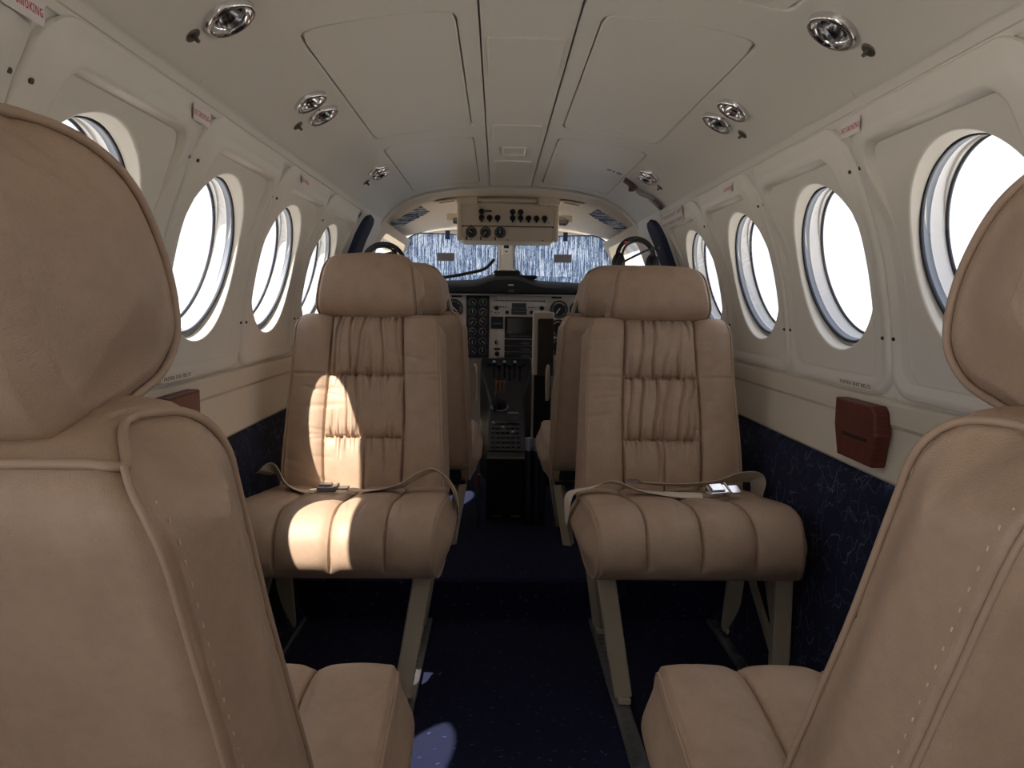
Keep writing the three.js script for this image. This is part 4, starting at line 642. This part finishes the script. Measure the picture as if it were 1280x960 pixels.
// ---------------------------------------------------------------- fittings on the ceiling and walls
const normalAt = (x) => { const e = 0.002; return V(-(yc(x + e) - yc(x - e)) / (2 * e), 1, 0).normalize(); };
function ceilingFix(o, x, Z, drop = 0) { const n = normalAt(x); o.position.set(x - n.x * drop, yc(x) - n.y * drop, -Z); o.quaternion.setFromUnitVectors(V(0, 1, 0), n); return o; }
{
  const lathe = (pts, n = 40) => new THREE.LatheGeometry(pts.map((p) => new THREE.Vector2(...p)), n);
  const flange = lathe([[0.0385, 0.0095], [0.0378, 0.004], [0.0365, 0.0005], [0.0355, -0.002], [0.033, -0.0035], [0.0295, -0.0028], [0.0285, -0.001]]);
  const bowl = lathe([[0.0287, -0.0015], [0.0275, 0.003], [0.023, 0.0075], [0.012, 0.0078]]);
  const eyeball = () => new THREE.SphereGeometry(0.0222, 24, 16, 0, Math.PI * 2, Math.PI * 0.42, Math.PI * 0.58);
  const lensRing = lathe([[0.0165, -0.019], [0.0178, -0.0175], [0.0178, -0.012]]), lens = new THREE.CircleGeometry(0.0166, 24).rotateX(Math.PI / 2).translate(0, -0.0185, 0);
  const DARKLENS = std(0x202426, 0.12), BALL = std(0x7d8082, 0.22, 1);
  const fix = (kind, x, Z, tilt, label, group) => {
    const t = thing(kind, label, kind === 'reading_light' ? 'light' : 'air vent', [0, 0, 0], 0, group); ceilingFix(t, x, Z, 0.0085);
    part('chrome_rim', flange, CHROME, t); part('chrome_bowl', bowl, CHROME, t);
    const b = part('eyeball', eyeball(), kind === 'reading_light' ? BALL : CHROME, t); b.position.y = 0.0135; b.rotation.set(tilt[0], 0, tilt[1]);
    if (kind === 'reading_light') { part('lens_ring', lensRing, STEEL, b); part('lens', lens, DARKLENS, b); }
    else { part('outlet_collar', lathe([[0.0125, -0.018], [0.0135, -0.021], [0.015, -0.0205], [0.0165, -0.016]], 28), CHROME, b); part('outlet', new THREE.CircleGeometry(0.0126, 20).rotateX(Math.PI / 2).translate(0, -0.0187, 0), MATTE, b); }
    return t;
  };
  const knob = (x, Z, label) => { const t = thing('light_switch', label, 'switch', [0, 0, 0], 0, 'small ceiling switches'); ceilingFix(t, x, Z); part('escutcheon', lathe([[0.0125, 0.001], [0.0125, -0.0015], [0.010, -0.003], [0.0005, -0.0032]], 24), GREYKNOB, t); part('lever', box(0.006, 0.013, 0.007, 0, -0.008, 0.002, 0.002, 2), GREYKNOB, t); };
  for (const s of [-1, 1]) {
    const w = s < 0 ? 'left' : 'right';
    fix('reading_light', s * 0.459, 1.178, [0.5, s * -0.25], `large chrome reading light in the ceiling by the aft ${w} panel corner`, 'chrome ceiling lights').scale.setScalar(1.1);
    fix('air_vent', s * 0.456, 1.652, [0.25, s * 0.35], `chrome air vent beside the long ${w} ceiling panel`, 'chrome ceiling vents');
    fix('reading_light', s * 0.456, 1.766, [0.45, s * 0.3], `chrome reading light just ahead of the ${w} air vent`, 'chrome ceiling lights');
    const c = fix('air_vent', s * 0.448, 2.50, [-0.1, s * 0.1], `small chrome vent cluster beside the short ${w} ceiling panel`, 'chrome ceiling vents'); c.scale.setScalar(0.95);
    fix('reading_light', s * 0.449, 2.575, [0.5, s * 0.2], `small chrome reading light beside the short ${w} ceiling panel`, 'chrome ceiling lights').scale.setScalar(0.8);
    knob(s * 0.506, 1.16, `small grey ceiling switch outboard of the large ${w} reading light`); knob(s * 0.503, 1.733, `small grey ceiling switch outboard of the ${w} light and vent pair`); knob(s * 0.494, 2.56, `small grey ceiling switch outboard of the ${w} vent cluster`);
  }
  // release handle and strap on the right, near the exit
  const t = thing('exit_handle', 'brown and clear curved emergency handle along the right ceiling edge', 'handle', [0, 0, 0]);
  const P = [[0.392, 2.665], [0.43, 2.70], [0.465, 2.745], [0.495, 2.70], [0.515, 2.69], [0.535, 2.685]].map(([x, Z]) => V(x, yc(x) - 0.012, -Z));
  const cv = new THREE.CatmullRomCurve3(P), seg = (a, b, w, h, mat, name, drop = 0) => { const L = []; for (let k = 0; k <= 16; k++) { const p = cv.getPoint(lerp(a, b, k / 16)), n = normalAt(p.x), zz = V(0, 0, 1); const q = (u, v) => { const r = p.clone().addScaledVector(zz, u * w).addScaledVector(n, v * h - drop); return [r.x, r.y, r.z]; }; L.push([q(-1, -1), q(1, -1), q(1, 1), q(-1, 1)]); } part(name, loft(L, { crease: 0.7 }), mat, t); };
  seg(0, 1, 0.014, 0.003, std(0x8f8a82, 0.3), 'base_strip'); seg(0.0, 0.28, 0.016, 0.006, std(0x5a4438, 0.4), 'grip', 0.006); seg(0.3, 0.62, 0.013, 0.004, std(0xaaa69e, 0.2), 'clear_cover', 0.006); seg(0.68, 0.9, 0.017, 0.006, std(0x6d5c52, 0.4), 'latch', 0.006); seg(0.62, 0.68, 0.018, 0.008, STEEL, 'clip', 0.006); seg(0.9, 1, 0.014, 0.005, BLACK, 'end_stop', 0.006);
  part('hook', box(0.02, 0.02, 0.012, 0.425, yc(0.425) - 0.026, -2.72, 0.004, 2), std(0x5f4c42, 0.4), t);
}
// placards
function placardTex(w, h, bg, fg, lines, px, weight = 'bold') { return canvasTex(w, h, (c) => { c.fillStyle = bg; c.fillRect(0, 0, w, h); c.fillStyle = fg; c.font = `${weight} ${px}px sans-serif`; c.textAlign = 'center'; c.textBaseline = 'middle'; lines.forEach((l, i) => c.fillText(l, w / 2, h * (i + 0.5) / lines.length, w * 0.94)); }); }
const upperField = (y) => { const K = [[1.19, 0.017], [1.206, 0.017], [1.222, 0.0128], [1.236, 0.005], [1.26, 0.003]]; let i = 0; while (i < 3 && y > K[i + 1][0]) i++; return 0.004 + lerp(K[i][1], K[i + 1][1], clamp((y - K[i][0]) / (K[i + 1][0] - K[i][0]), 0, 1)); };
function wallPlate(name, s, Z, y, w, h, mat, label, group, d, flipU) {
  const g = sheet(4, 4, (u, v) => { const yy = y - h / 2 + h * v, uu = s > 0 ? u : 1 - u; return wallPt(s, Z + (uu - 0.5) * -w * 1, yy, typeof d === 'function' ? d(yy) : d); }, {});
  const n = g.attributes.uv; for (let i = 0; i < n.count; i++) { const u = (i % 5) / 4, v = Math.floor(i / 5) / 4; n.setXY(i, u, v); }
  return single(name, g, mat, label, 'placard', group);
}
const NOSMOKE = std(0xffffff, 0.5, 0, { map: placardTex(256, 112, '#e9e2df', '#b8323f', ['NO SMOKING'], 56) });
const FASTEN = std(0xffffff, 0.5, 0, { map: placardTex(512, 64, '#e7e0d2', '#241f1c', ['\u2190  FASTEN SEAT BELTS'], 46) }), FASTEN2 = std(0xffffff, 0.5, 0, { map: placardTex(512, 64, '#e7e0d2', '#241f1c', ['FASTEN SEAT BELTS \u2192'], 46) });
const EXIT = std(0xffffff, 0.5, 0, { map: placardTex(512, 192, '#d3c8bf', '#7c4f62', ['EMERGENCY  EXIT', 'PULL HANDLE DOWN'], 56) });
{
  const names = ['rear', 'second', 'third', 'fourth', 'fifth'];
  for (const s of [-1, 1]) for (const [Z, n] of [[0.832, 'window beside the forward-facing'], [1.306, 'window over the'], [1.99, 'window just aft of the aft-facing']]) wallPlate('no_smoking_placard', s, Z, 1.229, 0.07, 0.026, NOSMOKE, `no smoking placard above the ${n} ${n.includes('over') ? 'footwell' : 'seat'} on the ${s < 0 ? 'left' : 'right'} sidewall`, 'no smoking placards', upperField);
  wallPlate('fasten_seat_belts_placard', 1, 1.50, 0.768, 0.16, 0.014, FASTEN, 'fasten seat belts placard under the right windows above the wooden cup holder', 'seat belt placards', 0.0062);
  wallPlate('fasten_seat_belts_placard', -1, 1.48, 0.768, 0.15, 0.014, FASTEN2, 'fasten seat belts placard under the left windows above the wooden cup holder', 'seat belt placards', 0.0062);
  wallPlate('emergency_exit_placard', 1, 2.62, 1.224, 0.30, 0.05, EXIT, 'emergency exit placard above the forward right window', undefined, upperField);
  for (const s of [-1, 1]) {
    // dark navy padded strip on the wall ahead of the last window
    single('padded_trim', (() => { const L = []; for (let k = 0; k <= 60; k++) { const t = k / 60, y = lerp(0.62, 1.255, t), e = t > 0.88 ? Math.max(0, 1 - ((t - 0.88) / 0.12) ** 3) ** 0.4 : 1, hw = 0.095 * Math.max(e, 0.05); const l = []; for (let i = 0; i <= 14; i++) { const u = i / 14 * 2 - 1, q = Math.sqrt(Math.max(0, 1 - u ** 6)); l.push(wallPt(s, 2.935 + u * hw + 0.01 * t, y, 0.004 + 0.022 * q * Math.max(e, 0.2))); } L.push(l); } return loft(L, { close: false }); })(), NAVYTRIM, `dark navy padded strip on the ${s < 0 ? 'left' : 'right'} sidewall ahead of the windows`, 'trim', 'padded wall strips');
    // wooden cup holder: a box with cut corners and a slot
    const t = thing('cup_holder', `reddish brown wooden cup holder under the ${s < 0 ? 'left' : 'right'} windows`, 'cup holder', [s * (xw(0.68) - 0.008), 0.684, -1.435], 0, 'wooden cup holders'); t.rotation.y = s > 0 ? -Math.PI / 2 : Math.PI / 2;
    const sh = new THREE.Shape(); [[-0.076, 0.05], [0.066, 0.05], [0.074, 0.042], [0.082, 0.0], [0.07, -0.056], [-0.058, -0.056], [-0.076, 0.0]].forEach((p, i) => (i ? sh.lineTo((s > 0 ? 1 : -1) * p[0], p[1]) : sh.moveTo((s > 0 ? 1 : -1) * p[0], p[1]))); sh.closePath();
    part('wooden_body', new THREE.ExtrudeGeometry(sh, { depth: 0.022, bevelEnabled: true, bevelThickness: 0.005, bevelSize: 0.005, bevelSegments: 2, steps: 1 }), WOOD, t);
    part('hinge_slot', box(0.1, 0.008, 0.004, (s > 0 ? 1 : -1) * 0.008, -0.012, 0.0265, 0.002), std(0x24110d, 0.5), t);
  }
}
// outside: apron, treeline, the engine on the right wing
{
  const ap = struct('ground', new THREE.PlaneGeometry(1600, 1600).rotateX(-Math.PI / 2).translate(0, -1.25, 0), std(0xd6d3cd, 0.9), 'pale concrete apron outside the aircraft');
  const R = rng(77), tr = []; for (let i = 0; i < 90; i++) { const x = -260 - R() * 60, z = -420 + i * 7.5 + R() * 4, h = 7 + 8 * R(); const g = new THREE.IcosahedronGeometry(1, 1); const p = g.attributes.position; for (let k = 0; k < p.count; k++) { const q = 1 + 0.3 * (NZ(p.getX(k) * 3 + i * 7, p.getY(k) * 3 + p.getZ(k) * 2) - 0.5); p.setXYZ(k, p.getX(k) * q, p.getY(k) * q, p.getZ(k) * q); } g.computeVertexNormals(); tr.push(g.scale(h * 0.75, h * 0.6, h * 0.75).translate(x, -1.25 + h * 0.5, z)); }
  const tl = single('distant_treeline', tr, std(0x4a5a34, 0.95), 'row of distant trees beyond the apron', 'trees', undefined, 'stuff');
  const n = thing('engine_nacelle', 'white engine nacelle on the wing outside the right windows', 'engine', [2.45, -0.12, -2.3]);
  part('cowling', new THREE.LatheGeometry([[0.001, -1.9], [0.2, -1.85], [0.34, -1.5], [0.42, -0.8], [0.43, 0.2], [0.34, 1.2], [0.1, 1.7], [0.001, 1.75]].map((p) => new THREE.Vector2(...p)), 40).rotateX(Math.PI / 2), std(0xeeeeec, 0.35), n);
  part('wing', box(5.4, 0.22, 1.9, 0.95, -0.22, 0.1, 0.1, 4), std(0xeeeeec, 0.35), n);
}
renderer.render(scene, camera);
